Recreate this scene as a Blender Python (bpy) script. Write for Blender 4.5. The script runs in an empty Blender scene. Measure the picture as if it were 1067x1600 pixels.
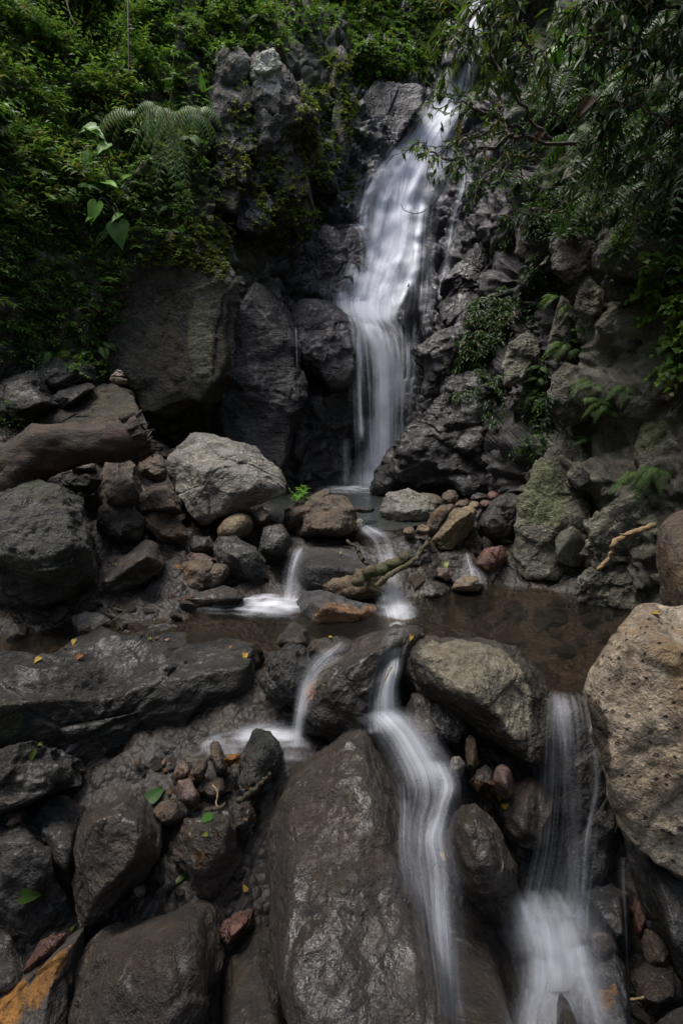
import bpy, bmesh, math, random
import numpy as np
from mathutils import Vector
from mathutils.bvhtree import BVHTree

scene = bpy.context.scene
COL = scene.collection

# ------------------------------------------------------------------ camera, sky, sun, exposure
CAM_Z, PITCH, LENS = 1.5, math.radians(10), 20.0
cam_data = bpy.data.cameras.new('camera')
cam = bpy.data.objects.new('camera', cam_data)
COL.objects.link(cam)
cam_data.sensor_fit = 'VERTICAL'
cam_data.sensor_height = 36.0
cam_data.lens = LENS
cam_data.clip_end = 400
cam_data.clip_start = 0.05
cam.location = (0, 0, CAM_Z)
cam.rotation_euler = (math.radians(90) - PITCH, 0, 0)
scene.camera = cam

SUN_EL, SUN_ROT = math.radians(73), math.radians(-85)
world = bpy.data.worlds.new('World')
scene.world = world
world.use_nodes = True
wn = world.node_tree.nodes
sky = wn.new('ShaderNodeTexSky')
sky.sky_type = 'NISHITA'
sky.sun_disc = False
sky.sun_elevation = SUN_EL
sky.sun_rotation = SUN_ROT
sky.dust_density = 4.0
sky.air_density = 1.0
sky.ozone_density = 1.0
world.node_tree.links.new(sky.outputs[0], wn['Background'].inputs[0])
wn['Background'].inputs[1].default_value = 0.10

sun_data = bpy.data.lights.new('sun', 'SUN')
sun_data.energy = 1.5
sun_data.angle = math.radians(32)
sun_data.color = (1.0, 0.97, 0.93)
sun = bpy.data.objects.new('sun', sun_data)
COL.objects.link(sun)
_sd = Vector((math.sin(SUN_ROT) * math.cos(SUN_EL), math.cos(SUN_ROT) * math.cos(SUN_EL), math.sin(SUN_EL)))
sun.rotation_euler = (-_sd).to_track_quat('-Z', 'Y').to_euler()

scene.view_settings.view_transform = 'Standard'
scene.view_settings.look = 'None'
scene.view_settings.exposure = 1.45
scene.view_settings.gamma = 1.0
scene.cycles.transparent_max_bounces = 24
scene.cycles.max_bounces = 8
scene.cycles.use_denoising = True
scene.cycles.denoising_prefilter = 'ACCURATE'

# ------------------------------------------------------------------ helpers
rng = np.random.default_rng(11)
FPX = 1600 * LENS / 36.0
CP, SP = math.cos(PITCH), math.sin(PITCH)
CAMV = np.array([0, 0, CAM_Z])

def ray(px, py):
    """world direction whose forward (y) component is 1"""
    px = np.asarray(px, float); py = np.asarray(py, float)
    u = (px - 533.5) / FPX; v = (800 - py) / FPX
    dy = CP + v * SP; dz = -SP + v * CP
    return np.stack([u / dy, np.ones_like(u), dz / dy], -1)

def at(px, py, y):
    return CAMV + ray(px, py) * np.asarray(y, float)[..., None] if np.ndim(y) else CAMV + ray(px, py) * y

def atz(px, py, z):
    r = ray(px, py)
    return CAMV + r * ((z - CAM_Z) / r[..., 2])[..., None] if r.ndim > 1 else CAMV + r * ((z - CAM_Z) / r[2])

_perm = np.random.default_rng(3).permutation(4096).astype(np.int64)
_gr = np.random.default_rng(5).normal(size=(4096, 3)); _gr /= np.linalg.norm(_gr, axis=1)[:, None]
_rv = np.random.default_rng(7).random((4096, 8))

def _hash(i, j, k):
    return _perm[(_perm[(_perm[i & 4095] + j) & 4095] + k) & 4095]

def perlin(P):
    i = np.floor(P).astype(np.int64); f = P - i
    w = f * f * f * (f * (f * 6 - 15) + 10)
    out = 0
    for dx in (0, 1):
        wx = w[:, 0] if dx else 1 - w[:, 0]
        for dy in (0, 1):
            wy = w[:, 1] if dy else 1 - w[:, 1]
            for dz in (0, 1):
                wz = w[:, 2] if dz else 1 - w[:, 2]
                g = _gr[_hash(i[:, 0] + dx, i[:, 1] + dy, i[:, 2] + dz)]
                d = g[:, 0] * (f[:, 0] - dx) + g[:, 1] * (f[:, 1] - dy) + g[:, 2] * (f[:, 2] - dz)
                out = out + wx * wy * wz * d
    return out

def fbm(P, octv=4, gain=0.5, lac=2.03, ridged=False):
    a, o, P = 1.0, 0.0, np.array(P, float)
    for k in range(octv):
        n = perlin(P)
        o = o + a * ((0.35 - np.abs(n)) if ridged else n)
        P = P * lac + 17.3; a *= gain
    return o

def facet(P):
    """broken, faceted relief: every cell is a small tilted plane; returns height and distance to the crack"""
    i = np.floor(P).astype(np.int64)
    best = np.full(len(P), 1e9); sec = np.full(len(P), 1e9); h = np.zeros(len(P))
    for dx in (-1, 0, 1):
        for dy in (-1, 0, 1):
            for dz in (-1, 0, 1):
                c = i + np.array([dx, dy, dz])
                r = _rv[_hash(c[:, 0], c[:, 1], c[:, 2])]
                q = P - (c + r[:, :3])
                d = np.einsum('ij,ij->i', q, q)
                m = d < best
                sec = np.where(m, best, np.minimum(sec, d))
                hh = (r[:, 3] - .5) + np.einsum('ij,ij->i', q, (r[:, 4:7] - .5)) * 1.3
                h = np.where(m, hh, h); best = np.where(m, d, best)
    return h, np.sqrt(sec) - np.sqrt(best)

def chips_relief(P, c=.9):
    """conchoidal chips: shallow scars that meet in sharp ridges"""
    i = np.floor(P).astype(np.int64)
    h = np.full(len(P), 1e9)
    for dx in (-1, 0, 1):
        for dy in (-1, 0, 1):
            for dz in (-1, 0, 1):
                k = i + np.array([dx, dy, dz])
                r = _rv[_hash(k[:, 0], k[:, 1], k[:, 2])]
                q = P - (k + r[:, :3])
                h = np.minimum(h, .5 * r[:, 3] + np.einsum('ij,ij->i', q, (r[:, 4:7] - .5)) * .9 + c * np.einsum('ij,ij->i', q, q))
    return h - .42

def sstep(a, b, x):
    t = np.clip((x - a) / (b - a), 0, 1)
    return t * t * (3 - 2 * t)

def set_tags(o, label=None, cat=None, group=None, kind=None):
    if label: o['label'] = label
    if cat: o['category'] = cat
    if group: o['group'] = group
    if kind: o['kind'] = kind
    return o

def mesh_data(name, V, F, mats=(), attrs=None, uv=None):
    """V n*3, F a list of index arrays (m*3 or m*4)"""
    me = bpy.data.meshes.new(name)
    V = np.ascontiguousarray(V, np.float32)
    F = [np.asarray(f, np.int32) for f in F if len(f)]
    tot = sum(f.size for f in F); npoly = sum(len(f) for f in F)
    me.vertices.add(len(V)); me.vertices.foreach_set('co', V.ravel())
    me.loops.add(tot); me.polygons.add(npoly)
    li = np.concatenate([f.ravel() for f in F])
    me.loops.foreach_set('vertex_index', li)
    ls = []; s = 0
    for f in F:
        k = f.shape[1]
        ls.append(s + np.arange(len(f)) * k); s += f.size
    me.polygons.foreach_set('loop_start', np.concatenate(ls).astype(np.int32))
    me.update(calc_edges=True)
    for k, a in (attrs or {}).items():
        at_ = me.attributes.new(k, 'FLOAT', 'POINT'); at_.data.foreach_set('value', np.ascontiguousarray(a, np.float32))
    if uv is not None:
        l = me.uv_layers.new(name='UVMap'); l.data.foreach_set('uv', np.ascontiguousarray(uv[li], np.float32).ravel())
    for m in (mats if isinstance(mats, (list, tuple)) else [mats]):
        me.materials.append(m)
    me.shade_smooth()
    return me

def mesh_obj(name, V, F, mat, attrs=None, uv=None, parent=None, loc=None):
    V = np.asarray(V, float)
    loc = np.zeros(3) if loc is None else np.asarray(loc, float)
    o = bpy.data.objects.new(name, mesh_data(name, V - loc, F, mat, attrs, uv))
    COL.objects.link(o)
    if parent is not None:
        o.parent = parent; loc = loc - np.array(parent.location)
    o.location = loc
    return o

def empty(name, loc):
    o = bpy.data.objects.new(name, None); COL.objects.link(o); o.location = loc
    o.empty_display_size = .1
    return o

def grid_faces(nr, nc):
    i = np.arange(nr * nc).reshape(nr, nc)
    return np.stack([i[:-1, :-1], i[:-1, 1:], i[1:, 1:], i[1:, :-1]], -1).reshape(-1, 4)

def rbf(C, val, smooth=1e-3):
    C = np.asarray(C, float); val = np.asarray(val, float)
    n = len(C)
    D = np.linalg.norm(C[:, None] - C[None], axis=2)
    A = np.zeros((n + 3, n + 3)); A[:n, :n] = -D + np.eye(n) * -smooth
    A[:n, n] = 1; A[:n, n + 1:] = C; A[n, :n] = 1; A[n + 1:, :n] = C.T
    w = np.linalg.solve(A, np.concatenate([val, np.zeros(3)]))
    def f(Q):
        o = w[n] + Q @ w[n + 1:]
        for k in range(n):
            o = o - w[k] * np.sqrt(((Q - C[k]) ** 2).sum(1) + 1e-4)
        return o
    return f

# icospheres whose first vertices are those of the coarser level
def _ico(levels):
    t = (1 + 5 ** .5) / 2
    V = [(-1, t, 0), (1, t, 0), (-1, -t, 0), (1, -t, 0), (0, -1, t), (0, 1, t), (0, -1, -t), (0, 1, -t), (t, 0, -1), (t, 0, 1), (-t, 0, -1), (-t, 0, 1)]
    F = np.array([(0, 11, 5), (0, 5, 1), (0, 1, 7), (0, 7, 10), (0, 10, 11), (1, 5, 9), (5, 11, 4), (11, 10, 2), (10, 7, 6), (7, 1, 8), (3, 9, 4), (3, 4, 2), (3, 2, 6), (3, 6, 8), (3, 8, 9), (4, 9, 5), (2, 4, 11), (6, 2, 10), (8, 6, 7), (9, 8, 1)])
    V = np.array(V, float); V /= np.linalg.norm(V, axis=1)[:, None]
    out = [(V, F)]
    for _ in range(levels):
        e = np.concatenate([F[:, [0, 1]], F[:, [1, 2]], F[:, [2, 0]]]); e.sort(axis=1)
        u, inv = np.unique(e, axis=0, return_inverse=True); inv = inv.reshape(3, -1) + len(V)
        m = V[u].mean(axis=1); m /= np.linalg.norm(m, axis=1)[:, None]
        V = np.concatenate([V, m])
        a, b, c = inv
        F = np.concatenate([np.stack(x, 1) for x in ((F[:, 0], a, c), (F[:, 1], b, a), (F[:, 2], c, b), (a, b, c))])
        out.append((V, F))
    return out
ICO = _ico(6)

def tube(pts, radii, sides=7, wob=0.0):
    """tapered tube along a polyline: vertices, quads"""
    P = np.asarray(pts, float); n = len(P)
    T = np.gradient(P, axis=0); T /= np.linalg.norm(T, axis=1)[:, None] + 1e-9
    ref = np.array([0.13, 0.2, 1.0]); 
    A = np.cross(T, ref); A /= np.linalg.norm(A, axis=1)[:, None] + 1e-9
    B = np.cross(T, A)
    an = np.linspace(0, 2 * np.pi, sides, endpoint=False)
    R = np.asarray(radii, float)[:, None]
    if wob: R = R * (1 + wob * rng.normal(size=(n, sides)))
    ring = P[:, None] + R[..., None] * (np.cos(an)[None, :, None] * A[:, None] + np.sin(an)[None, :, None] * B[:, None])
    V = ring.reshape(-1, 3)
    i = np.arange(n * sides).reshape(n, sides); j = np.roll(i, -1, axis=1)
    Q = np.stack([i[:-1], j[:-1], j[1:], i[1:]], -1).reshape(-1, 4)
    V = np.concatenate([V, P[:1], P[-1:]])
    c0, c1 = n * sides, n * sides + 1
    tri = np.concatenate([np.stack([j[0], i[0], np.full(sides, c0)], 1), np.stack([i[-1], j[-1], np.full(sides, c1)], 1)])
    return V, Q, tri

def spline(P, n):
    P = np.asarray(P, float)
    k = len(P)
    t = np.linspace(0, k - 1, n)
    i = np.clip(t.astype(int), 0, k - 2); f = (t - i)[:, None]
    p0 = P[np.clip(i - 1, 0, k - 1)]; p1 = P[i]; p2 = P[i + 1]; p3 = P[np.clip(i + 2, 0, k - 1)]
    return .5 * (2 * p1 + (p2 - p0) * f + (2 * p0 - 5 * p1 + 4 * p2 - p3) * f ** 2 + (3 * p1 - p0 - 3 * p2 + p3) * f ** 3)

class MB:
    """collects pieces into one mesh"""
    def __init__(s): s.V = []; s.Q = []; s.T = []; s.a = []; s.n = 0
    def add(s, V, Q=(), T=(), tint=0.5):
        if len(Q): s.Q.append(np.asarray(Q) + s.n)
        if len(T): s.T.append(np.asarray(T) + s.n)
        s.V.append(np.asarray(V)); s.a.append(np.full(len(V), tint) if np.ndim(tint) == 0 else np.asarray(tint)); s.n += len(V)
    def tube(s, pts, r, sides=6, wob=0, tint=.5):
        V, Q, T = tube(pts, r, sides, wob); s.add(V, Q, T, tint)
    def arrays(s):
        F = []
        if s.Q: F.append(np.concatenate(s.Q))
        if s.T: F.append(np.concatenate(s.T))
        return np.concatenate(s.V), F, np.concatenate(s.a)
    def build(s, name, mat, parent=None, loc=None):
        V, F, a = s.arrays()
        return mesh_obj(name, V, F, mat, {'tint': a}, None, parent, loc)
# ------------------------------------------------------------------ materials
class NT:
    def __init__(s, name):
        s.m = bpy.data.materials.new(name); s.m.use_nodes = True
        s.t = s.m.node_tree; s.t.nodes.clear()
        s.out = s.n('ShaderNodeOutputMaterial')
    def n(s, kind, **kw):
        x = s.t.nodes.new(kind)
        for k, v in kw.items(): setattr(x, k, v)
        return x
    def l(s, a, b): s.t.links.new(a, b)
    def set(s, sock, v):
        if hasattr(v, 'is_output'): s.l(v, sock)
        else: sock.default_value = v
    def math(s, op, a, b=0.0, clamp=False):
        x = s.n('ShaderNodeMath', operation=op); x.use_clamp = clamp
        s.set(x.inputs[0], a); s.set(x.inputs[1], b); return x.outputs[0]
    def mix(s, f, a, b, mode='MIX'):
        x = s.n('ShaderNodeMix', data_type='RGBA', blend_type=mode)
        s.set(x.inputs[0], f)
        for i, v in ((6, a), (7, b)):
            s.set(x.inputs[i], v if hasattr(v, 'is_output') else (*v, 1.0))
        return x.outputs[2]
    def noise(s, vec, scale, detail=5, rough=.6, dist=0.0):
        x = s.n('ShaderNodeTexNoise')
        s.set(x.inputs['Vector'], vec); x.inputs['Scale'].default_value = scale; x.inputs['Detail'].default_value = detail
        x.inputs['Roughness'].default_value = rough; x.inputs['Distortion'].default_value = dist
        return x.outputs[0]
    def ramp(s, v, lo, hi, a=0.0, b=1.0):
        x = s.n('ShaderNodeMapRange'); x.interpolation_type = 'SMOOTHSTEP'
        s.set(x.inputs[0], v); x.inputs[1].default_value = lo; x.inputs[2].default_value = hi; s.set(x.inputs[3], a); s.set(x.inputs[4], b)
        return x.outputs[0]
    def attr(s, name):
        x = s.n('ShaderNodeAttribute'); x.attribute_name = name; return x.outputs['Fac']
    def vmath(s, op, a, b):
        x = s.n('ShaderNodeVectorMath', operation=op); s.set(x.inputs[0], a); s.set(x.inputs[1], b); return x.outputs[0]

def rock_mat(name, a, b, rough=(.55, .9), patch=None, moss=0.0, speck=0.0, bump=1.0, scale=1.0, stain=None, strata=0.0, wet_z=None, spec=.5, pits=0.0, lichen=None, coat=0.0, film=1.0):
    """weathered stone; a, b the two rock colours; patch colours the part marked on the mesh; stain a second mineral colour"""
    t = NT(name)
    tc = t.n('ShaderNodeTexCoord'); oi = t.n('ShaderNodeObjectInfo'); geo = t.n('ShaderNodeNewGeometry')
    sc = t.n('ShaderNodeVectorMath', operation='SCALE'); sc.inputs[0].default_value = (37.0, 21.0, 53.0); t.l(oi.outputs['Random'], sc.inputs['Scale'])
    v = t.vmath('ADD', tc.outputs['Object'], sc.outputs[0])
    if strata:
        vs = t.vmath('MULTIPLY', v, (1, 1, strata))
    else: vs = v
    big = t.noise(vs, 2.3 * scale, 7, .62, .3)
    mid = t.noise(vs, 8 * scale, 7, .68, .2)
    fine = t.noise(vs, 24 * scale, 3, .62)
    grain = t.noise(v, 80 * scale, 1, .5)
    col = t.mix(t.ramp(big, .34, .66), a, b)
    col = t.mix(t.ramp(mid, .38, .64, .0, .8), col, t.mix(1.0, col, (.42, .42, .42), 'MULTIPLY'))
    col = t.mix(t.ramp(fine, .5, .7, 0, .7), col, t.mix(1.0, col, (2.0, 1.95, 1.85), 'MULTIPLY'))
    if stain:
        col = t.mix(t.ramp(t.noise(v, 3.1 * scale, 5, .7, .6), .52, .68, 0, .85), col, stain)
    if speck:
        col = t.mix(t.ramp(grain, .55, .72, 0, speck), col, t.mix(1.0, col, (2.6, 2.5, 2.3), 'MULTIPLY'))
        col = t.mix(t.ramp(grain, .44, .30, 0, speck), col, t.mix(1.0, col, (.3, .3, .3), 'MULTIPLY'))
    hsum = t.math('ADD', t.math('MULTIPLY', mid, 1.0), t.math('ADD', t.math('MULTIPLY', fine, .5), t.math('MULTIPLY', grain, .16)))
    if pits:
        vo = t.n('ShaderNodeTexVoronoi'); t.l(v, vo.inputs['Vector']); vo.inputs['Scale'].default_value = 22
        vo.inputs['Randomness'].default_value = 1.0
        pit = t.math('MULTIPLY', t.ramp(t.math('SUBTRACT', vo.outputs['Distance'], t.math('MULTIPLY', t.math('SUBTRACT', t.noise(v, 14, 4), .5), .5)), .24, .12), t.ramp(t.noise(v, 9, 3), .40, .52))
        col = t.mix(t.math('MULTIPLY', pit, pits), col, t.mix(1.0, col, (.22, .2, .18), 'MULTIPLY'))
        hsum = t.math('SUBTRACT', hsum, t.math('MULTIPLY', pit, .35))
    ro = t.ramp(t.noise(v, 5 * scale, 4, .6), .35, .65, rough[0], rough[1])
    if lichen:
        lm = t.math('MULTIPLY', t.ramp(t.noise(v, 6.0, 8, .75, .4), .53, .62), t.ramp(t.noise(v, 40, 3, .7), .35, .6, .35, 1))
        col = t.mix(t.math('MULTIPLY', lm, lichen[3]), col, lichen[:3])
    if patch:
        pm = t.ramp(t.math('ADD', t.attr('patch'), t.math('MULTIPLY', t.math('ADD', t.math('SUBTRACT', t.noise(v, 8, 9, .8), .5), t.math('MULTIPLY', t.math('SUBTRACT', t.noise(v, 48, 4, .7), .5), .7)), 2.2)), .42, .80)
        pc = t.mix(t.ramp(mid, .3, .7), patch, tuple(.55 * q for q in patch))
        pc = t.mix(t.ramp(fine, .55, .42, 0, .7), pc, tuple(.35 * q for q in patch))
        col = t.mix(pm, col, pc)
    if wet_z is not None:
        sx = t.n('ShaderNodeSeparateXYZ'); t.l(geo.outputs['Position'], sx.inputs[0])
        wm = t.ramp(t.math('ADD', sx.outputs[2], t.math('MULTIPLY', t.noise(v, 4, 4), .35)), wet_z + .22, wet_z + .14)
        col = t.mix(wm, col, t.mix(1.0, col, (.33, .3, .28), 'MULTIPLY'))
        ro = t.math('SUBTRACT', ro, t.math('MULTIPLY', wm, .4), True)
    if moss:
        sn = t.n('ShaderNodeSeparateXYZ'); t.l(geo.outputs['Normal'], sn.inputs[0])
        mm = t.ramp(t.math('ADD', t.math('MULTIPLY', sn.outputs[2], .35), t.noise(v, 3.0, 7, .72)), 1.02 - moss, 1.2 - moss)
        mc = t.mix(t.ramp(fine, .35, .65), (.015, .022, .008), (.045, .055, .017))
        col = t.mix(t.math('MULTIPLY', mm, t.ramp(mid, .3, .5, .4, 1)), col, mc)
    bs = t.n('ShaderNodeBsdfPrincipled')
    t.l(col, bs.inputs['Base Color']); t.l(ro, bs.inputs['Roughness'])
    bs.inputs['Specular IOR Level'].default_value = spec
    if coat:
        t.l(t.ramp(t.noise(v, 3.2, 4, .6), .38, .64, .08 * coat, .72 * coat), bs.inputs['Coat Weight']); bs.inputs['Coat Roughness'].default_value = .17; bs.inputs['Coat IOR'].default_value = 1.5
    bp = t.n('ShaderNodeBump'); bp.inputs['Strength'].default_value = .95; bp.inputs['Distance'].default_value = .085 * bump
    t.l(hsum, bp.inputs['Height']); t.l(bp.outputs[0], bs.inputs['Normal'])
    if coat:
        fb = t.n('ShaderNodeBump'); fb.inputs['Strength'].default_value = .9; fb.inputs['Distance'].default_value = .013 * film
        t.l(t.noise(vs, 26.0 / film, 4, .6, .3), fb.inputs['Height']); t.l(fb.outputs[0], bs.inputs['Coat Normal'])
    t.l(bs.outputs[0], t.out.inputs[0])
    return t.m

M = {}
M['grey'] = rock_mat('grey_stone', (.115, .108, .096), (.19, .178, .155), (.6, .9), speck=.45, bump=.6, lichen=(.24, .24, .2, .35), patch=(.05, .05, .05))
M['ochre'] = rock_mat('ochre_brown_stone', (.03, .028, .021), (.075, .06, .036), (.45, .8), bump=.9, stain=(.12, .082, .035), speck=.2)
M['dry_brown'] = rock_mat('brown_stone', (.060, .047, .036), (.105, .078, .054), (.5, .8), speck=.25, bump=.8, stain=(.14, .085, .04))
M['dark'] = rock_mat('dark_basalt', (.022, .022, .022), (.052, .049, .044), (.5, .7), bump=1.1, coat=.6, speck=.2, patch=(.12, .12, .11))
M['dark_brown'] = rock_mat('dark_brown_basalt', (.026, .020, .015), (.056, .043, .032), (.5, .7), bump=.9, coat=.7, speck=.2, stain=(.06, .042, .022), patch=(.30, .13, .03))
M['wet_slab'] = rock_mat('wet_slab', (.032, .020, .011), (.060, .040, .024), (.5, .7), bump=1.0, speck=.12, scale=1.35, spec=.75, coat=1.0, patch=(.07, .045, .015))
M['wet_black'] = rock_mat('wet_black_rock', (.014, .013, .014), (.032, .029, .029), (.45, .65), bump=1.6, scale=.6, spec=.5, strata=2.2, coat=1.0, film=1.9)
M['wet_violet'] = rock_mat('wet_cliff_rock', (.020, .018, .021), (.045, .040, .044), (.45, .65), bump=1.6, scale=.6, spec=.5, film=2.0, stain=(.035, .026, .024), coat=.8)
M['pale'] = rock_mat('pale_pitted_rock', (.25, .195, .135), (.37, .315, .24), (.7, .92), bump=.7, stain=(.22, .14, .065), pits=.95, speck=.25, wet_z=-.42, patch=(.065, .045, .028))
M['half_lichen'] = rock_mat('lichened_boulder', (.034, .029, .022), (.06, .05, .037), (.3, .6), bump=.8, speck=.2, patch=(.27, .24, .17))
M['slab_green'] = rock_mat('mossy_slab', (.020, .019, .016), (.046, .042, .034), (.5, .75), bump=1.5, coat=.6, moss=.06, patch=(.075, .078, .045), speck=.2)
M['moss_rock'] = rock_mat('mossy_boulder', (.03, .031, .028), (.066, .066, .056), (.45, .8), bump=1.2, moss=.22, speck=.2, patch=(.028, .045, .012))
M['rust'] = rock_mat('rusty_slab', (.05, .043, .036), (.08, .068, .055), (.5, .8), bump=.5, patch=(.30, .135, .022), speck=.2)
M['red'] = rock_mat('reddish_stone', (.085, .038, .028), (.12, .06, .045), (.2, .5), bump=.5, speck=.2)
M['pink'] = rock_mat('pinkish_stone', (.11, .075, .06), (.15, .105, .085), (.2, .5), bump=.5, speck=.25)
M['orange_mix'] = rock_mat('two_tone_stone', (.045, .046, .048), (.07, .07, .07), (.35, .7), bump=.7, patch=(.21, .115, .05), speck=.3)
M['tan'] = rock_mat('tan_stone', (.13, .095, .055), (.19, .145, .085), (.45, .8), bump=.7, stain=(.06, .045, .03), speck=.3)
M['cliff_l'] = rock_mat('left_cliff_rock', (.045, .040, .032), (.082, .072, .056), (.5, .85), bump=1.2, lichen=(.15, .16, .10, .5), moss=.12, patch=(.20, .21, .115), speck=.2)
M['cliff_lichen'] = rock_mat('lichened_pillar', (.075, .07, .06), (.12, .112, .095), (.6, .9), bump=1.2, lichen=(.42, .44, .36, .75), moss=.18, patch=(.62, .63, .52), speck=.2)
M['cliff_r'] = rock_mat('right_cliff_rock', (.085, .082, .062), (.23, .224, .172), (.6, .9), bump=1.9, moss=.10, lichen=(.38, .41, .29, .85), patch=(.21, .235, .12), speck=.3, wet_z=-.02)
M['cliff'] = None

def cliff_mat():
    """one rock wall: black wet basalt round the fall (mark 'wet'), grey-green lichened rock elsewhere, moss where marked"""
    t = NT('cliff_rock')
    tc = t.n('ShaderNodeTexCoord'); v = tc.outputs['Object']
    big = t.noise(v, 1.3, 8, .65, .4); mid = t.noise(v, 5, 8, .7, .3); fine = t.noise(v, 16, 4, .68)
    dry = t.mix(t.ramp(big, .35, .65), (.045, .043, .033), (.17, .166, .128))
    lm = t.math('MULTIPLY', t.ramp(t.noise(v, 5.0, 8, .75, .4), .5, .6), t.ramp(t.noise(v, 35, 3, .7), .3, .6, .4, 1))
    dry = t.mix(t.math('MULTIPLY', lm, .75), dry, (.34, .37, .26))
    wet = t.mix(t.ramp(big, .35, .65), (.018, .016, .018), (.045, .040, .043))
    w = t.attr('wet')
    col = t.mix(w, dry, wet)
    col = t.mix(t.ramp(mid, .3, .7, 0, .75), col, t.mix(1.0, col, (.4, .4, .4), 'MULTIPLY'))
    col = t.mix(t.ramp(fine, .5, .8, 0, .45), col, t.mix(1.0, col, (1.9, 1.9, 1.8), 'MULTIPLY'))
    mm = t.ramp(t.math('ADD', t.attr('moss'), t.math('MULTIPLY', t.math('SUBTRACT', t.noise(v, 4, 7, .72), .5), 1.3)), .42, .62)
    col = t.mix(mm, col, t.mix(t.ramp(fine, .35, .65), (.020, .030, .009), (.07, .085, .022)))
    ro = t.math('SUBTRACT', .92, t.math('MULTIPLY', w, t.ramp(t.noise(v, 6, 4), .35, .65, .45, .3)))
    ro = t.math('MAXIMUM', ro, t.math('MULTIPLY', mm, .9))
    bs = t.n('ShaderNodeBsdfPrincipled'); t.l(col, bs.inputs['Base Color']); t.l(ro, bs.inputs['Roughness'])
    h = t.math('ADD', mid, t.math('MULTIPLY', fine, .4))
    t.l(t.attr('gloss'), bs.inputs['Coat Weight']); bs.inputs['Coat Roughness'].default_value = .28; bs.inputs['Coat IOR'].default_value = 1.36; fb = t.n('ShaderNodeBump'); fb.inputs['Strength'].default_value = .9; fb.inputs['Distance'].default_value = .026; t.l(t.noise(v, 13, 3, .6, .3), fb.inputs['Height']); t.l(fb.outputs[0], bs.inputs['Coat Normal'])
    bp = t.n('ShaderNodeBump'); bp.inputs['Strength'].default_value = .95; bp.inputs['Distance'].default_value = .1
    t.l(h, bp.inputs['Height']); t.l(bp.outputs[0], bs.inputs['Normal']); t.l(bs.outputs[0], t.out.inputs[0])
    return t.m
M['cliff'] = cliff_mat()

def bed_mat():
    t = NT('stream_bed')
    tc = t.n('ShaderNodeTexCoord'); v = tc.outputs['Object']
    vo = t.n('ShaderNodeTexVoronoi'); t.l(v, vo.inputs['Vector']); vo.inputs['Scale'].default_value = 9
    vo2 = t.n('ShaderNodeTexVoronoi'); t.l(v, vo2.inputs['Vector']); vo2.inputs['Scale'].default_value = 26
    n = t.noise(v, 6, 6, .65); big = t.noise(v, .4, 3)
    col = t.mix(vo.outputs['Color'], (.016, .012, .009), (.046, .034, .022))
    col = t.mix(t.ramp(n, .35, .65), col, (.018, .015, .012))
    col = t.mix(t.ramp(vo2.outputs['Distance'], .5, .8, 0, .6), col, (.02, .016, .012))
    sp = t.n('ShaderNodeSeparateXYZ'); t.l(v, sp.inputs[0])
    col = t.mix(t.ramp(t.math('ADD', sp.outputs[2], t.math('MULTIPLY', big, 2.0)), 2.4, 3.2), col, t.mix(n, (.018, .03, .010), (.05, .065, .02)))
    bs = t.n('ShaderNodeBsdfPrincipled'); t.l(col, bs.inputs['Base Color']); bs.inputs['Roughness'].default_value = .55
    h = t.math('ADD', t.math('MULTIPLY', vo.outputs['Distance'], -1.0), t.math('ADD', t.math('MULTIPLY', vo2.outputs['Distance'], -.4), n))
    bp = t.n('ShaderNodeBump'); bp.inputs['Strength'].default_value = .8; bp.inputs['Distance'].default_value = .05
    t.l(h, bp.inputs['Height']); t.l(bp.outputs[0], bs.inputs['Normal']); t.l(bs.outputs[0], t.out.inputs[0])
    return t.m
M['bed'] = bed_mat()

def pool_mat(name, tint, murk, murk_col):
    """still water seen through: reflection by Fresnel over a tinted clear layer with some suspended silt"""
    t = NT(name)
    tc = t.n('ShaderNodeTexCoord'); v = t.vmath('MULTIPLY', tc.outputs['Object'], (1, 1.8, 1))
    h = t.math('ADD', t.noise(v, 3.5, 3, .5, .8), t.math('MULTIPLY', t.noise(v, 14, 2, .5, .5), .25))
    bp = t.n('ShaderNodeBump'); bp.inputs['Strength'].default_value = .35; bp.inputs['Distance'].default_value = .05; t.l(h, bp.inputs['Height'])
    tr = t.n('ShaderNodeBsdfTransparent'); tr.inputs[0].default_value = (*tint, 1)
    df = t.n('ShaderNodeBsdfDiffuse'); df.inputs[0].default_value = (*murk_col, 1)
    gl = t.n('ShaderNodeBsdfGlossy'); gl.inputs['Roughness'].default_value = .07; t.l(bp.outputs[0], gl.inputs['Normal']); gl.inputs[0].default_value = (.9, .92, .95, 1)
    fr = t.n('ShaderNodeFresnel'); fr.inputs[0].default_value = 1.33; t.l(bp.outputs[0], fr.inputs['Normal'])
    m1 = t.n('ShaderNodeMixShader'); m1.inputs[0].default_value = murk; t.l(tr.outputs[0], m1.inputs[1]); t.l(df.outputs[0], m1.inputs[2])
    m2 = t.n('ShaderNodeMixShader'); t.l(fr.outputs[0], m2.inputs[0]); t.l(m1.outputs[0], m2.inputs[1]); t.l(gl.outputs[0], m2.inputs[2])
    t.l(m2.outputs[0], t.out.inputs[0])
    return t.m
M['pool'] = pool_mat('pool_water', (.64, .57, .48), .12, (.06, .052, .042))
M['plunge'] = pool_mat('plunge_water', (.55, .55, .5), .45, (.075, .085, .08))

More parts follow.
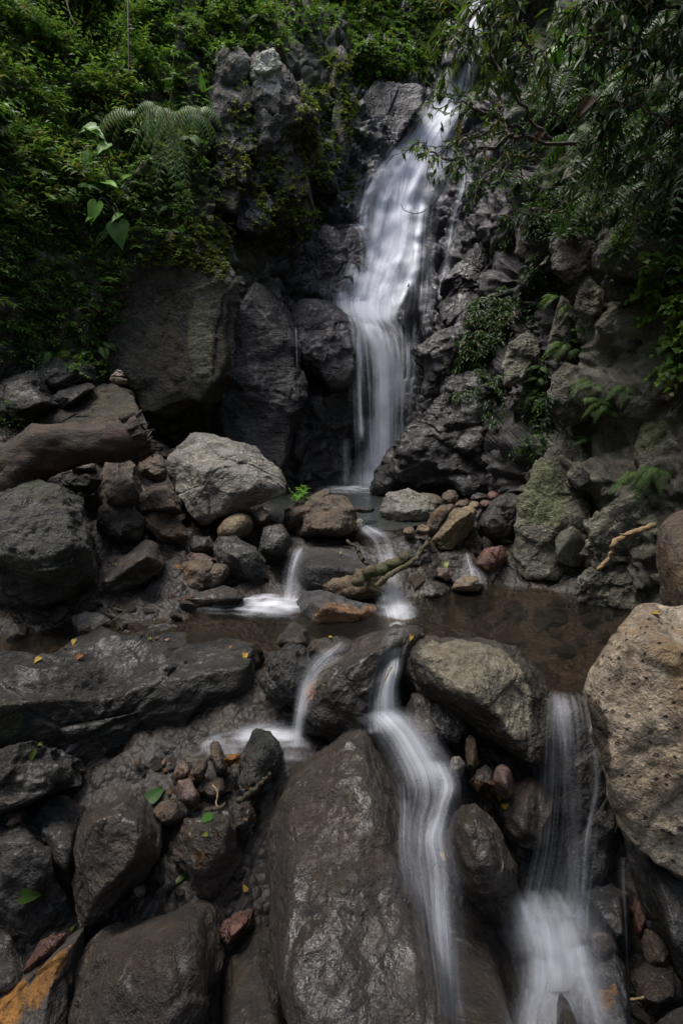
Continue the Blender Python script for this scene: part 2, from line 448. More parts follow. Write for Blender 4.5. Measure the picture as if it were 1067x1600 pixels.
def fall_mat(name, fu=16.0, fv=.55, col=(.80, .83, .90), hard=.55, con=1.7):
    """silky white water: strands along the flow, thickness from the mark 'dens'"""
    t = NT(name)
    uv = t.n('ShaderNodeUVMap'); oi = t.n('ShaderNodeObjectInfo')
    cb = t.n('ShaderNodeCombineXYZ'); t.l(t.math('MULTIPLY', oi.outputs['Random'], 40.0), cb.inputs[2])
    def streak(a, b, d):
        w = t.vmath('ADD', t.vmath('MULTIPLY', uv.outputs[0], (a, b, 0)), cb.outputs[0])
        return t.noise(w, 1.0, d, .55, .25)
    s = t.math('ADD', t.math('MULTIPLY', streak(fu, fv, 3), .55), t.math('MULTIPLY', streak(fu * 3.3, fv * 1.5, 3), .30))
    s = t.math('ADD', s, t.math('MULTIPLY', streak(3.0, 2.2, 4), .4))
    x = t.math('ADD', t.attr('dens'), t.math('MULTIPLY', t.math('SUBTRACT', s, .625), con))
    al = t.ramp(x, .12, .12 + hard + .85, 0, .97)
    al = t.math('MULTIPLY', t.math('MULTIPLY', al, t.ramp(t.attr('dens'), 0.0, .35)), t.attr('soft'))
    tr = t.n('ShaderNodeBsdfTransparent')
    df = t.n('ShaderNodeBsdfDiffuse'); df.inputs[0].default_value = (*col, 1)
    tl = t.n('ShaderNodeBsdfTranslucent'); tl.inputs[0].default_value = (*col, 1)
    m0 = t.n('ShaderNodeMixShader'); m0.inputs[0].default_value = .22; t.l(df.outputs[0], m0.inputs[1]); t.l(tl.outputs[0], m0.inputs[2])
    m1 = t.n('ShaderNodeMixShader'); t.l(al, m1.inputs[0]); t.l(tr.outputs[0], m1.inputs[1]); t.l(m0.outputs[0], m1.inputs[2])
    t.l(m1.outputs[0], t.out.inputs[0])
    return t.m
M['fall'] = fall_mat('white_water')
M['veil'] = fall_mat('thin_water', 20, .3, hard=.5, con=2.6)
M['foam'] = fall_mat('foam', 7, 1.6, hard=.75, con=2.3)
M['mist'] = fall_mat('fine_spray', 4, .4, hard=1.1, con=.8)
M['fall_full'] = fall_mat('full_white_water', 9, .45, hard=.05, con=2.7, col=(.86, .88, .94))
M['near'] = fall_mat('near_white_water', 26, .45, con=1.25)
M['near_veil'] = fall_mat('near_thin_water', 34, .3, hard=.7, con=1.7)

def leaf_mat(name, a, b, c=None, rough=.45, tr=.3):
    """leaf colours a-b chosen leaf by leaf (mark 'tint'), a few c"""
    t = NT(name)
    ti = t.attr('tint')
    col = t.mix(t.ramp(ti, 0, .85), a, b)
    if c: col = t.mix(t.ramp(ti, .93, .96), col, c)
    tc = t.n('ShaderNodeTexCoord')
    col = t.mix(t.ramp(t.noise(tc.outputs['Object'], 30, 3), .4, .7, 0, .35), col, t.mix(1.0, col, (.55, .6, .5), 'MULTIPLY'))
    bs = t.n('ShaderNodeBsdfPrincipled'); t.l(col, bs.inputs['Base Color']); bs.inputs['Roughness'].default_value = rough; bs.inputs['Specular IOR Level'].default_value = .28
    tl = t.n('ShaderNodeBsdfTranslucent'); t.l(t.mix(1.0, col, (1.5, 1.6, .8), 'MULTIPLY'), tl.inputs[0])
    m = t.n('ShaderNodeMixShader'); m.inputs[0].default_value = tr; t.l(bs.outputs[0], m.inputs[1]); t.l(tl.outputs[0], m.inputs[2])
    t.l(m.outputs[0], t.out.inputs[0])
    return t.m
M['leaf_under'] = leaf_mat('undergrowth_leaf', (.034, .085, .014), (.15, .26, .05), (.16, .15, .04))
M['leaf_light'] = leaf_mat('light_green_leaf', (.06, .13, .025), (.19, .30, .07), (.20, .17, .06))
M['leaf_fern'] = leaf_mat('fern_leaf', (.05, .11, .024), (.13, .22, .06), (.15, .12, .05))
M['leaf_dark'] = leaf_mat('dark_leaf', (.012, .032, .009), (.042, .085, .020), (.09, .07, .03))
M['leaf_shrub'] = leaf_mat('shrub_leaf', (.035, .065, .018), (.09, .14, .035), (.16, .14, .03))
M['leaf_lime'] = leaf_mat('moss_leaf', (.06, .10, .015), (.17, .21, .035), (.19, .17, .03))
M['leaf_broad'] = leaf_mat('broad_leaf', (.05, .13, .025), (.16, .34, .05), rough=.4)
M['leaf_fallen'] = leaf_mat('fallen_leaf', (.30, .11, .02), (.42, .27, .03), rough=.55)
M['leaf_fallen_green'] = leaf_mat('fallen_green_leaf', (.035, .09, .02), (.16, .2, .03), rough=.4)
M['leaf_fallen_brown'] = leaf_mat('fallen_brown_leaf', (.09, .045, .022), (.28, .19, .12), rough=.6)

def bark_mat(name, a, b, moss=0.0, stain=None):
    t = NT(name)
    tc = t.n('ShaderNodeTexCoord'); v = tc.outputs['Object']
    n = t.noise(t.vmath('MULTIPLY', v, (1, 2.5, 2.5)), 9, 7, .7, .6); f = t.noise(v, 60, 4, .7)
    col = t.mix(t.ramp(n, .35, .65), a, b)
    if stain: col = t.mix(t.ramp(t.noise(v, 4, 5, .7), .54, .66), col, stain)
    if moss: col = t.mix(t.ramp(t.noise(v, 7, 5, .7), .62 - moss, .7 - moss), col, (.05, .065, .015))
    bs = t.n('ShaderNodeBsdfPrincipled'); t.l(col, bs.inputs['Base Color']); bs.inputs['Roughness'].default_value = .7
    bp = t.n('ShaderNodeBump'); bp.inputs['Strength'].default_value = .9; bp.inputs['Distance'].default_value = .03
    t.l(t.math('ADD', n, t.math('MULTIPLY', f, .3)), bp.inputs['Height']); t.l(bp.outputs[0], bs.inputs['Normal'])
    t.l(bs.outputs[0], t.out.inputs[0])
    return t.m
M['log'] = bark_mat('rotten_bark', (.012, .008, .006), (.055, .034, .017), stain=(.05, .015, .011))
M['log_end'] = bark_mat('rotten_wood', (.015, .01, .007), (.06, .04, .022))
M['twig'] = bark_mat('twig_bark', (.04, .03, .02), (.09, .07, .045), moss=.06)
M['branch_moss'] = bark_mat('mossy_bark', (.05, .04, .022), (.11, .09, .04), moss=.14)
M['root'] = bark_mat('pale_root', (.26, .17, .085), (.38, .27, .14))
M['stem'] = bark_mat('plant_stem', (.04, .05, .02), (.08, .09, .03))
# ------------------------------------------------------------------ the gorge: stream bed, cliff
BED = np.array([  # x, y, z
    (-.9, 8.6, .1), (.3, 8.6, .05), (1.4, 8.4, .25), (2.4, 8.2, .5), (-1.0, 7.4, .35), (.3, 7.2, .15), (1.5, 7.2, .36), (2.2, 6.8, .5), (-.3, 6.2, .25), (.6, 6.0, .2), (1.5, 6.2, .4),
    (-.2, 5.3, .25), (.4, 5.2, .22), (1.0, 5.3, .25), (1.6, 5.6, .2), (0, 4.7, .0), (.5, 4.6, .05), (.9, 4.7, -.05),
    (-1.9, 3.85, -.05), (-1.5, 3.7, -.06), (-1, 4.2, -.08), (-.5, 4.1, -.16), (-2.5, 3.4, -.03), (-1.0, 3.5, -.1), (-.3, 3.6, -.2),
    (.7, 4.2, -.2), (1.3, 4.4, -.25), (1.9, 4.0, -.25), (1.2, 3.6, -.28), (1.0, 3.1, -.3), (2.2, 3.4, -.2), (.4, 3.5, -.2),
    (-1.5, 2.6, -.66), (-.8, 2.8, -.44), (-.3, 2.8, -.30), (.3, 2.6, -.5), (-.7, 2.45, -.45), (.9, 2.5, -.85), (1.3, 2.4, -1.0), (-2.2, 2.3, -.6),
    (-1.4, 1.9, -.98), (-.6, 2.1, -.74), (0, 1.9, -.95), (.7, 1.9, -1.15), (1.2, 1.8, -1.25), (1.9, 2.0, -.9), (-1.0, 1.6, -1.1), (-1.5, 1.2, -1.3), (0, 1.0, -1.4), (1.4, 1.0, -1.4),
    (0, -1, -1.7), (-1.5, -2, -1.7), (1.5, -2, -1.7), (0, -5, -2.2), (0, -12, -3),
    (-2.6, 4.3, .3), (-2.2, 4.9, .6), (-1.5, 4.8, .3), (-2.6, 5.6, 1.0), (-3.4, 5.8, 1.35), (-1.4, 5.7, .5), (-1.2, 6.6, .5), (-2.2, 6.6, 1.1), (-3.2, 4.6, .9), (-1.9, 7.6, .8), (-1.1, 5.2, .28), (-3, 7.2, 1.5),
    (-4.2, 4.5, 1.6), (-4, 3.2, .9), (-3.3, 2.5, .1), (-3.6, 1.2, -.3), (-4, -2, -.5), (-6, 2, 2.2), (-6, -3, 1.2), (-5.5, 6, 2.6),
    (2.3, 2.5, -.3), (2.8, 3.2, .3), (3.4, 2.4, .8), (3.4, 1, 0), (3.6, -2, -.4), (5, 3, 2.5), (5.2, 0, 1.6), (6, -4, 1.4), (2.8, 4.6, .4), (3.5, 6, 1), (2.6, 8, 1)])
_bed = rbf(BED[:, :2], BED[:, 2])
def outer(x, y):
    """valley sides far from the stream, plus the added rear rise"""
    r = np.maximum(np.abs(x) - 5.5 - .10 * np.maximum(-y, 0), 0)
    side = 1.15 * r - .018 * r * r * (r < 30)
    down = np.maximum(-y - 8, 0) * 1.1  # unseen rise behind the view, added to block low sky light
    return np.minimum(side, 17 + .1 * r) + np.minimum(down, 14)
def ground_z(x, y):
    q = np.stack([np.clip(x, -6, 6), np.clip(y, -12, 9)], -1)
    z = _bed(q) + outer(x, y)
    P = np.stack([x, y, z * 0], -1)
    near = np.exp(-np.maximum(np.hypot(x, y - 4) - 7, 0) * .5)
    z = z + .09 * fbm(P * 1.7, 4) + near * .12 * (.5 - np.clip(facet(P * 5.0)[1], 0, 1)) + (1 - near) * .9 * fbm(P * .21, 4)
    back = sstep(12.5, 19.0, y)                      # the plateau the fall comes from
    return z * (1 - back) + back * (12.4 + .5 * fbm(P * .3, 3)) 

def _axis(lo, hi, step, far):
    a = np.arange(lo, hi + 1e-6, step)
    g = [step * 1.25 ** k for k in range(1, 60)]
    up = hi + np.cumsum(g); dn = lo - np.cumsum(g)
    return np.concatenate([dn[dn > -far][::-1], a, up[up < far]])
gx = _axis(-3.6, 3.4, .05, 90); gy = _axis(.6, 9.0, .05, 90)
GX, GY = np.meshgrid(gx, gy)
gz = ground_z(GX.ravel(), GY.ravel())
GV = np.stack([GX.ravel(), GY.ravel(), gz], -1)
ground = mesh_obj('ground', GV, [grid_faces(len(gy), len(gx))[:, ::-1][:, ::-1]], M['bed'])
set_tags(ground, 'brown stony stream bed and valley floor of the gorge', None, None, 'structure')
def gz_at(x, y):
    return ground_z(np.atleast_1d(np.asarray(x, float)), np.atleast_1d(np.asarray(y, float)))

CTRL = [  # picture position and distance of points on the rock wall
    (-250, -150, 7.0), (-250, 250, 5.6), (-250, 560, 4.9), (0, -100, 8.2), (0, 0, 7.6), (0, 200, 6.9), (0, 400, 6.5), (0, 560, 6.3), (100, 0, 8.2), (100, 200, 7.4), (100, 400, 7.0), (100, 560, 6.9),
    (200, -60, 8.9), (200, 0, 8.6), (200, 200, 7.8), (200, 380, 7.5), (200, 500, 7.45), (200, 600, 7.5), (330, 0, 9.2), (330, 150, 8.5), (330, 300, 8.2), (330, 400, 7.7), (330, 600, 7.7), (280, 655, 8.3), (300, 740, 8.3),
    (430, 0, 10.4), (430, 100, 9.0), (430, 250, 8.8), (440, 350, 8.7), (420, 450, 8.3), (420, 600, 8.15), (420, 750, 8.15), (500, 0, 11.5), (500, 100, 10.3), (500, 250, 9.8), (500, 350, 9.4), (500, 430, 9.1), (500, 490, 8.75), (500, 620, 8.65), (500, 760, 8.6),
    (600, -60, 14), (600, 0, 13), (620, 100, 12), (600, 150, 11.4), (580, 220, 10.6), (565, 300, 10.1), (555, 400, 9.6), (560, 480, 9.1), (570, 560, 8.95), (580, 760, 9.0), (700, 0, 14.5), (750, -60, 15.5), (750, 0, 14.8), (700, 120, 13.2), (650, 220, 11.5), (620, 300, 10.7), (610, 400, 9.9), (600, 480, 9.3), (610, 550, 9.05), (610, 760, 9.05),
    (760, 150, 12.3), (720, 250, 11.1), (710, 350, 10.1), (700, 430, 9.55), (680, 500, 9.15), (660, 560, 8.95), (640, 650, 8.8), (650, 760, 8.7), (810, -60, 12), (810, 0, 11.4), (800, 100, 10.8), (800, 200, 9.7), (790, 300, 9.1), (780, 400, 8.7), (760, 480, 8.4), (740, 560, 8.3), (720, 650, 8.2), (720, 770, 8.2),
    (850, -100, 9.6), (880, 100, 7.6), (880, 250, 7.1), (850, 350, 7.2), (840, 450, 7.1), (820, 550, 7.0), (800, 650, 7.0), (790, 780, 6.8), (805, 860, 5.9), (1000, -60, 6.0), (1000, 150, 5.4), (1000, 300, 5.15), (1000, 450, 4.9), (950, 520, 5.15), (950, 620, 4.85), (1000, 700, 4.5), (1000, 850, 4.35), (1000, 960, 4.25), (900, 400, 5.9), (890, 500, 5.9), (880, 600, 5.7), (865, 700, 5.25), (850, 800, 5.1), (835, 890, 5.25), (900, 850, 4.65), (910, 940, 4.4), (910, 760, 4.72), (1060, 650, 4.45), (1060, 850, 4.1)]
CP_W = np.array([at(a, b, c) for a, b, c in CTRL])
EXTRA = np.array([(-6, 2.5, 1), (-6.5, 4.6, 6), (-9, -3, 2), (-9, 1, 9), (-7, 7, 11), (-4.5, 5.2, 1.2), (-4, 9, 12), (-1, 12, 12.5), (3.2, 12.5, 12.5), (3.6, 2.9, 1), (4.2, 3.9, 5), (7, -1, 1), (7, 1.2, 8), (5, 5.5, 11), (3.1, 3.6, .2), (3.0, 3.7, -1), (2.2, 4.4, -1), (1.7, 5.4, -1), (.8, 8.9, -1), (-.5, 9, -1), (-2, 8.4, -.5), (-4, 6.5, 0)])
ALLP = np.concatenate([CP_W, EXTRA])
_cl = rbf(ALLP[:, [0, 2]], ALLP[:, 1], 6e-3)
cx = np.concatenate([np.linspace(-9, -3.4, 50)[:-1], np.linspace(-3.4, .9, 290)[:-1], np.linspace(.9, 3.4, 400), np.linspace(3.4, 7.5, 50)[1:]])
cz = np.concatenate([np.linspace(-1.5, 7, 400), np.linspace(7, 12.9, 150)[1:]])
CX, CZ = np.meshgrid(cx, cz)
CYr = _cl(np.stack([CX.ravel(), CZ.ravel()], -1)).reshape(CX.shape)
gyx = np.gradient(CYr, cx, axis=1); gyz = np.gradient(CYr, cz, axis=0)
CN = np.stack([gyx, -np.ones_like(gyx), gyz], -1); CN /= np.linalg.norm(CN, axis=2)[..., None]
CV = np.stack([CX, CYr, CZ], -1).reshape(-1, 3); CNf = CN.reshape(-1, 3)

def w2p(P):
    d = P - CAMV
    f = d[:, 1] * CP - d[:, 2] * SP; u = d[:, 1] * SP + d[:, 2] * CP
    f = np.maximum(f, .05)
    return 533.5 + FPX * d[:, 0] / f, 800 - FPX * u / f
# where the wall is washed by the fall, in metres round the fall's own line
FALL_LINE = np.array([at(760, -40, 15.5), at(700, 110, 13), at(640, 230, 11.2), at(615, 300, 10.6), at(605, 400, 9.9), at(590, 490, 9.1), at(590, 620, 8.9), at(580, 760, 8.9)])
def line_dist(P, L):
    best = np.full(len(P), 1e9)
    for a, b in zip(L[:-1], L[1:]):
        ab = b - a; t = np.clip(((P - a) @ ab) / (ab @ ab), 0, 1)
        best = np.minimum(best, np.linalg.norm(P - a - t[:, None] * ab, axis=1))
    return best
dl = line_dist(CV, FALL_LINE)
wet = sstep(2.0, 1.25, dl + .5 * fbm(CV * 1.3, 3))
wet = np.maximum(wet, sstep(2.2, 1.5, line_dist(CV, np.array([at(760, 60, 12.5), at(730, 250, 11), at(720, 400, 9.6), at(720, 560, 8.6), at(720, 760, 8.2)])) + .5 * fbm(CV * 1.5, 3)))
wet = np.maximum(wet, sstep(2.3, 1.7, np.linalg.norm((CV - at(700, 640, 8.3)) * [1, .7, 1], axis=1) + .4 * fbm(CV * 2, 3)))
h1, e1 = facet(CV * [1.25, 1.0, .62] + .15 * np.stack([perlin(CV * 1.3), perlin(CV * 1.3 + 9), perlin(CV * 1.3 + 31)], -1))
h2, e2 = facet(CV * [3.8, 3.2, 2.6] + .12 * np.stack([perlin(CV * 4), perlin(CV * 4 + 9), perlin(CV * 4 + 31)], -1))
h3, e3 = facet(CV * [10, 9, 15] + .1 * perlin(CV * 9)[:, None])
fade = 1 - .45 * sstep(.6, .2, dl)
disp = fade * (.42 * h1 + .17 * h2 + .10 * chips_relief(CV * [2.6, 2.4, 2.2]) + .07 * chips_relief(CV * [7, 7, 9]) + .05 * h3 - .05 * sstep(.12, 0, e1) - .03 * sstep(.12, 0, e2)) + .11 * fbm(CV * .9, 5) + .02 * fbm(CV * 14, 3)
steep = sstep(.8, 2.2, np.hypot(gyx, gyz).ravel())
def _sm(a, k):
    a = a.reshape(CX.shape)
    for _ in range(k):
        b = np.pad(a, 1, mode='edge'); a = (2 * b[1:-1, 1:-1] + b[:-2, 1:-1] + b[2:, 1:-1] + b[1:-1, :-2] + b[1:-1, 2:]) / 6
    return a.ravel()
disp = disp * (1 - steep) + steep * (_sm(fade * (.30 * h1 + .12 * h2), 5) + .16 * chips_relief(CV * [2.2, 2.0, 2.6]) + .11 * chips_relief(CV * [5.5, 5, 8]) + .06 * chips_relief(CV * [12, 11, 16]) + .05 * _sm(h3, 1) + .10 * fbm(CV * .9, 4) + .012 * fbm(CV * 16, 3))
CV2 = CV + CNf * disp[:, None]
mossm = .18 + .5 * fbm(CV * .8 + 4, 3) + .35 * sstep(2.2, 4.5, CV[:, 2]) - .55 * wet * sstep(7.5, 5, CV[:, 2]) - .25 * sstep(1.0, .2, CV[:, 2])
gloss = .8 * wet * (1 - .75 * steep)
# the top of the wall runs back as a plateau
top = CV2.reshape(len(cz), len(cx), 3)[-1]
rows = [top + np.array([0, d, h]) for d, h in ((.15, .1), (.5, .2), (1.2, .25), (3, .3), (7, .4), (14, .5), (26, .6))]
CVa = np.concatenate([CV2] + rows)
pad = len(rows) * len(cx)
cliff = mesh_obj('cliff', CVa, [grid_faces(len(cz) + len(rows), len(cx))], M['cliff'], {'wet': np.concatenate([wet, np.zeros(pad)]), 'gloss': np.concatenate([gloss, np.zeros(pad)]), 'moss': np.concatenate([mossm, np.full(pad, .8)])})
set_tags(cliff, 'rock walls of the gorge, black and wet round the waterfall, mossy at the sides', 'cliff', None, 'structure')

CYd = CV2.reshape(len(cz), len(cx), 3)
_st = 2
_sub = CYd[::_st, ::_st]
_cf = grid_faces(*_sub.shape[:2])
CLIFF_BVH = BVHTree.FromPolygons(_sub.reshape(-1, 3).tolist(), _cf.tolist())
def cliff_hit(px, py):
    r = ray(px, py); d = Vector(r / np.linalg.norm(r))
    h = CLIFF_BVH.ray_cast(Vector(CAMV), d)
    return (np.array(h[0]), np.array(h[1])) if h[0] is not None else (None, None)

# ------------------------------------------------------------------ pools
def pool(name, poly, z, mat, label):
    """level sheet of water cut to a shore line"""
    bm = bmesh.new()
    vs = [bm.verts.new((p[0], p[1], z)) for p in poly]
    f = bm.faces.new(vs); bmesh.ops.triangulate(bm, faces=[f])
    me = bpy.data.meshes.new(name); bm.normal_update()
    if sum(x.normal.z for x in bm.faces) < 0: bmesh.ops.reverse_faces(bm, faces=bm.faces)
    bm.to_mesh(me); bm.free(); me.materials.append(mat)
    o = bpy.data.objects.new(name, me); COL.objects.link(o)
    return set_tags(o, label, None, None, 'structure')
pool('plunge_pool_water', [(-1.5, 9.3), (2.6, 9.3), (2.6, 7.4), (1.2, 6.2), (1.0, 5.7), (.5, 5.25), (-.1, 5.3), (-.6, 5.6), (-1.0, 6.2), (-1.3, 7.2)], .40, M['plunge'], 'grey-green plunge pool at the foot of the waterfall')
_z = lambda px, py, z=0.0: tuple(atz(np.float64(px), np.float64(py), z)[:2])
pool('stream_pool_water', [_z(*p) for p in ((-260, 1065), (0, 1036), (130, 1018), (300, 1003), (420, 1018), (520, 1004), (640, 1012), (720, 1025), (800, 1052), (858, 1082), (925, 1082), (1000, 1040), (1180, 1000))] + [(3.3, 4.6), (1.9, 5.3), (1.1, 5.2), (.7, 4.7), (.2, 4.45), (-.5, 5.0), (-1.4, 4.9), (-2.4, 4.6), (-3.4, 4.2)], 0.0, M['pool'], 'clear brown pool across the middle of the stream')
# ------------------------------------------------------------------ stones
ROCKS = []          # (verts of the coarse level, faces) for resting leaves and water on them
PT = {}
def hull_planes(P):
    bm = bmesh.new()
    for p in P: bm.verts.new(p)
    r = bmesh.ops.convex_hull(bm, input=bm.verts, use_existing_faces=False)
    bm.normal_update()
    N = np.array([f.normal[:] for f in bm.faces]); C = np.array([f.calc_center_median()[:] for f in bm.faces]); A = np.array([f.calc_area() for f in bm.faces])
    bm.free()
    return N, C, A

def stone_shape(P, center, lvl, p, amp, seed, scale=1.0, facets=.5, strata=0.0, chips=12):
    """angular convex block through the points P with weathered relief"""
    P = np.asarray(P, float) - center
    N, C, A = hull_planes(P)
    d = np.einsum('ij,ij->i', N, C)
    s = np.where(d < 0, -1, 1); N = N * s[:, None]; d = np.abs(d) + 1e-6
    keep = []
    for i in np.argsort(-A):                 # merge faces that nearly share a plane
        if A[i] < 1e-9: continue
        if all(N[i] @ N[j] < .9985 for j in keep): keep.append(i)
    N, d = N[keep], d[keep]
    rc = np.random.default_rng(seed + 5)
    if chips:                                # corners knocked off
        E = rc.normal(size=(chips, 3)); E /= np.linalg.norm(E, axis=1)[:, None]
        N = np.concatenate([N, E]); d = np.concatenate([d, (P @ E.T).max(0) * rc.uniform(.86, .97, chips)])
    size = (P.max(0) - P.min(0)); g = float(np.prod(np.maximum(size, .01)) ** (1 / 3))
    d = np.maximum(d, .05 * g)
    U, F = ICO[lvl]
    D = U * np.maximum(size, .25 * g); D /= np.linalg.norm(D, axis=1)[:, None]
    q = np.maximum(D @ (N / d[:, None]).T, 1e-3)
    m = q.max(axis=1)
    r = 1 / (m * ((q / m[:, None]) ** p).sum(1) ** (1 / p)) * (1 + .55 / p)
    V = D * r[:, None]
    off = np.random.default_rng(seed).random(3) * 50
    Q = V / g
    h = .8 * fbm(Q * 1.6 + off, 5, .52); hf = 0
    if facets:
        f1, e1 = facet(Q * [2.1, 2.1, 2.1 * (1 + strata)] + off + .08 * perlin(Q * 3)[:, None])
        hf = hf + .2 * facets * (.34 * f1 - .10 * sstep(.05, 0, e1) + 1.25 * chips_relief(Q * 1.9 + off))
        if lvl >= 5:
            f2, e2 = facet(Q * [6, 6, 6 * (1 + strata)] + off + .08 * perlin(Q * 8)[:, None])
            hf = hf + .2 * facets * (.11 * f2 - .04 * sstep(.08, 0, e2) + .46 * chips_relief(Q * 5.2 + off) + .2 * chips_relief(Q * 13 + off))
    if lvl >= 5: h = h + .18 * fbm(Q * 9 + off, 4, .6, ridged=True) - .02
    V = V * (1 + (amp * h + hf) / np.maximum(r / g, .3))[:, None] if amp else V
    return V, F, g

def R(name, label, y, out, mat, front=None, p=70, amp=.16, lean=.45, bulge=.36, thick=.8, patch=None, seed=None, group=None, parent=None, cat='rock', facets=.5, strata=0.0, more=None, lvl=None, drop=0.0, shrink=.58):
    """a stone: its outline gets the distance y, the top leaning back, a near face of its own and real thickness behind"""
    dy = np.array([q[2] for q in out], float) if len(out[0]) == 3 else None
    out = np.array([q[:2] for q in out], float)
    seed = int(abs(out.sum() * 7 + y * 100)) if seed is None else seed
    rg = np.random.default_rng(seed)
    W = at(out[:, 0], out[:, 1], np.full(len(out), y, float))
    c = W.mean(0); ext = W.max(0) - W.min(0)
    size = math.sqrt(max(ext[0], .03) * max(ext[2], .03))
    yy = y + lean * (W[:, 2] - c[2]) if dy is None else y + dy
    W = at(out[:, 0], out[:, 1], yy)
    c = W.mean(0)
    pts = [W]
    cc = out.mean(0)
    if front is None:
        k = len(out)
        fr = cc + (out - cc) * shrink
        fd = yy - bulge * size * (.6 + .8 * rg.random(k))
        pts.append(at(fr[:, 0], fr[:, 1], fd))
    else:
        f = np.array(front, float); pts.append(at(f[:, 0], f[:, 1], f[:, 2] + y))
    back = c + (W - c) * .8; bd = np.linalg.norm(back - CAMV, axis=1)[:, None]
    pts.append(back + (back - CAMV) / bd * thick * size)
    if drop:                                     # foot carried down into the bed
        low = W[W[:, 2] < c[2]]; pts.append(low + (low - CAMV) / np.linalg.norm(low - CAMV, axis=1)[:, None] * drop * 1.3 - np.array([0, 0, .02]))
    P = np.concatenate(pts)
    if more is not None: P = np.concatenate([P, more])
    ctr = (P.max(0) + P.min(0)) / 2 * .5 + P.mean(0) * .5
    px = max(np.ptp(out[:, 0]), np.ptp(out[:, 1]))
    lv = lvl or (6 if px > 170 else 5 if px > 55 else 4)
    V, F, g = stone_shape(P, ctr, lv, p, amp, seed, facets=facets, strata=strata, chips=12 if p > 18 else 0)
    Vw = V + ctr
    a = np.zeros(len(V))
    for (sx, sy, sd, sr, *sq) in (patch or []):
        q = at(sx, sy, y + sd); e = np.array(sq if sq else (1, 1, 1))
        a = np.maximum(a, 1.15 * sstep(1.25, .75, np.linalg.norm((Vw - q) / e, axis=1) / sr))
    o = mesh_obj(name, Vw, [F], M[mat], {'patch': a}, None, parent, ctr)
    k = 2562 if lv >= 4 else 642
    ROCKS.append((Vw[:k], ICO[4 if lv >= 4 else 3][1]))
    if parent is None: set_tags(o, label, cat, group)
    elif label: o['label'] = label
    return o

# ---- left bank pile
R('boulder', 'long sloping grey-brown boulder carrying the small stone cairn', 5.6, [(-40, 705, .1), (-30, 690, .3), (30, 660, .5), (100, 622, .7), (150, 594, .85), (185, 597, .85), (215, 610, .7), (227, 640, .5), (226, 700, .2), (180, 715, .0), (80, 722, 0)], 'ochre', front=[(215, 650, .25), (150, 690, .05), (60, 700, .0)], amp=.09, thick=.8, drop=.5)
R('boulder', 'dark pointed boulder behind the log at the far left of the bank', 6.0, [(-60, 640), (-30, 605), (30, 590), (60, 583), (80, 603), (93, 628), (60, 648), (20, 668), (-40, 668)], 'dark', amp=.16, drop=.4)
R('boulder', 'flat-topped mossy stone at the left edge under the green slope', 6.4, [(-40, 590), (-20, 572), (25, 568), (47, 578), (42, 592), (10, 600), (-30, 605)], 'moss_rock', amp=.12, drop=.3)
R('boulder', 'small dark stone below the flat-topped mossy stone at the left edge', 6.25, [(-30, 612), (-20, 590), (15, 585), (22, 600), (8, 612)], 'dark', drop=.3)
R('boulder', 'wide dark boulder under the bright moss tuft on the left bank', 6.5, [(45, 592), (58, 570), (100, 562), (140, 574), (150, 592), (125, 603), (85, 612), (60, 605)], 'dark', drop=.4)
R('stone_slab', 'low dark slab between the pointed boulder and the cairn boulder', 6.2, [(85, 625), (95, 608), (135, 600), (150, 605), (120, 625), (100, 640)], 'dark', drop=.3)
R('boulder', 'big mossy dark boulder at the left edge beside the pool', 4.1, [(-60, 935), (-70, 830), (-20, 790), (30, 770), (90, 757), (132, 776), (157, 812), (162, 850), (143, 890), (100, 918), (40, 938)], 'moss_rock', front=[(20, 800, -.35), (100, 790, -.2), (130, 850, -.3), (60, 870, -.5), (-20, 860, -.5), (90, 905, -.25), (0, 925, -.3)], amp=.17, lean=.5, drop=.2, facets=.28)
R('stone', 'grey angular stone lying on top of the rubble under the log', 4.95, [(102, 722), (112, 716), (145, 715), (150, 733), (135, 738), (112, 737)], 'grey', amp=.1, drop=.05)
R('stone', 'flat grey-green stone under the angular stone below the log', 4.95, [(88, 735), (105, 730), (150, 738), (166, 750), (150, 768), (100, 762), (88, 750)], 'moss_rock', amp=.1, drop=.1)
R('stone', 'tall brown stone standing in the rubble under the log end', 5.0, [(162, 720), (188, 713), (215, 724), (218, 770), (212, 800), (170, 800), (155, 762)], 'dry_brown', amp=.1, drop=.1)
R('stone', 'pale slanting stone above the big mossy boulder', 4.75, [(18, 764), (55, 740), (95, 745), (102, 757), (60, 772), (25, 778)], 'grey', amp=.1, drop=.1)
R('stone', 'dark squarish stone right of the big mossy boulder', 4.75, [(152, 800), (165, 785), (208, 790), (222, 815), (215, 845), (170, 850), (155, 830)], 'dark_brown', drop=.1)
R('stone', 'rusty brown wedge stone left of the big pale boulder', 5.0, [(215, 799), (228, 768), (240, 755), (265, 755), (278, 782), (287, 800), (240, 804)], 'dry_brown', amp=.1, drop=.1)
R('stone', 'small brown stone with a bright top corner beside the big pale boulder', 5.4, [(222, 730), (234, 705), (254, 714), (260, 748), (240, 752), (225, 742)], 'dry_brown', amp=.1, drop=.15)
R('stone', 'brown stone with an ochre upper half under the rusty wedge stone', 4.9, [(227, 808), (238, 800), (270, 802), (285, 822), (294, 838), (280, 849), (252, 845), (232, 826)], 'dry_brown', amp=.1, drop=.1)
R('boulder', 'big pale granite boulder with a pointed lower end near the plunge pool', 5.4, [(258, 722), (275, 708), (320, 685), (345, 689), (395, 697), (422, 712), (441, 735), (448, 752), (445, 772), (428, 782), (375, 790), (345, 808), (312, 826), (297, 812), (285, 780), (266, 752)], 'grey', front=[(300, 730, -.25), (390, 735, -.30), (425, 752, -.32), (375, 772, -.42), (335, 795, -.40), (312, 812, -.30), (300, 770, -.32)], amp=.09, lean=.9, p=26, thick=.6, facets=.35)
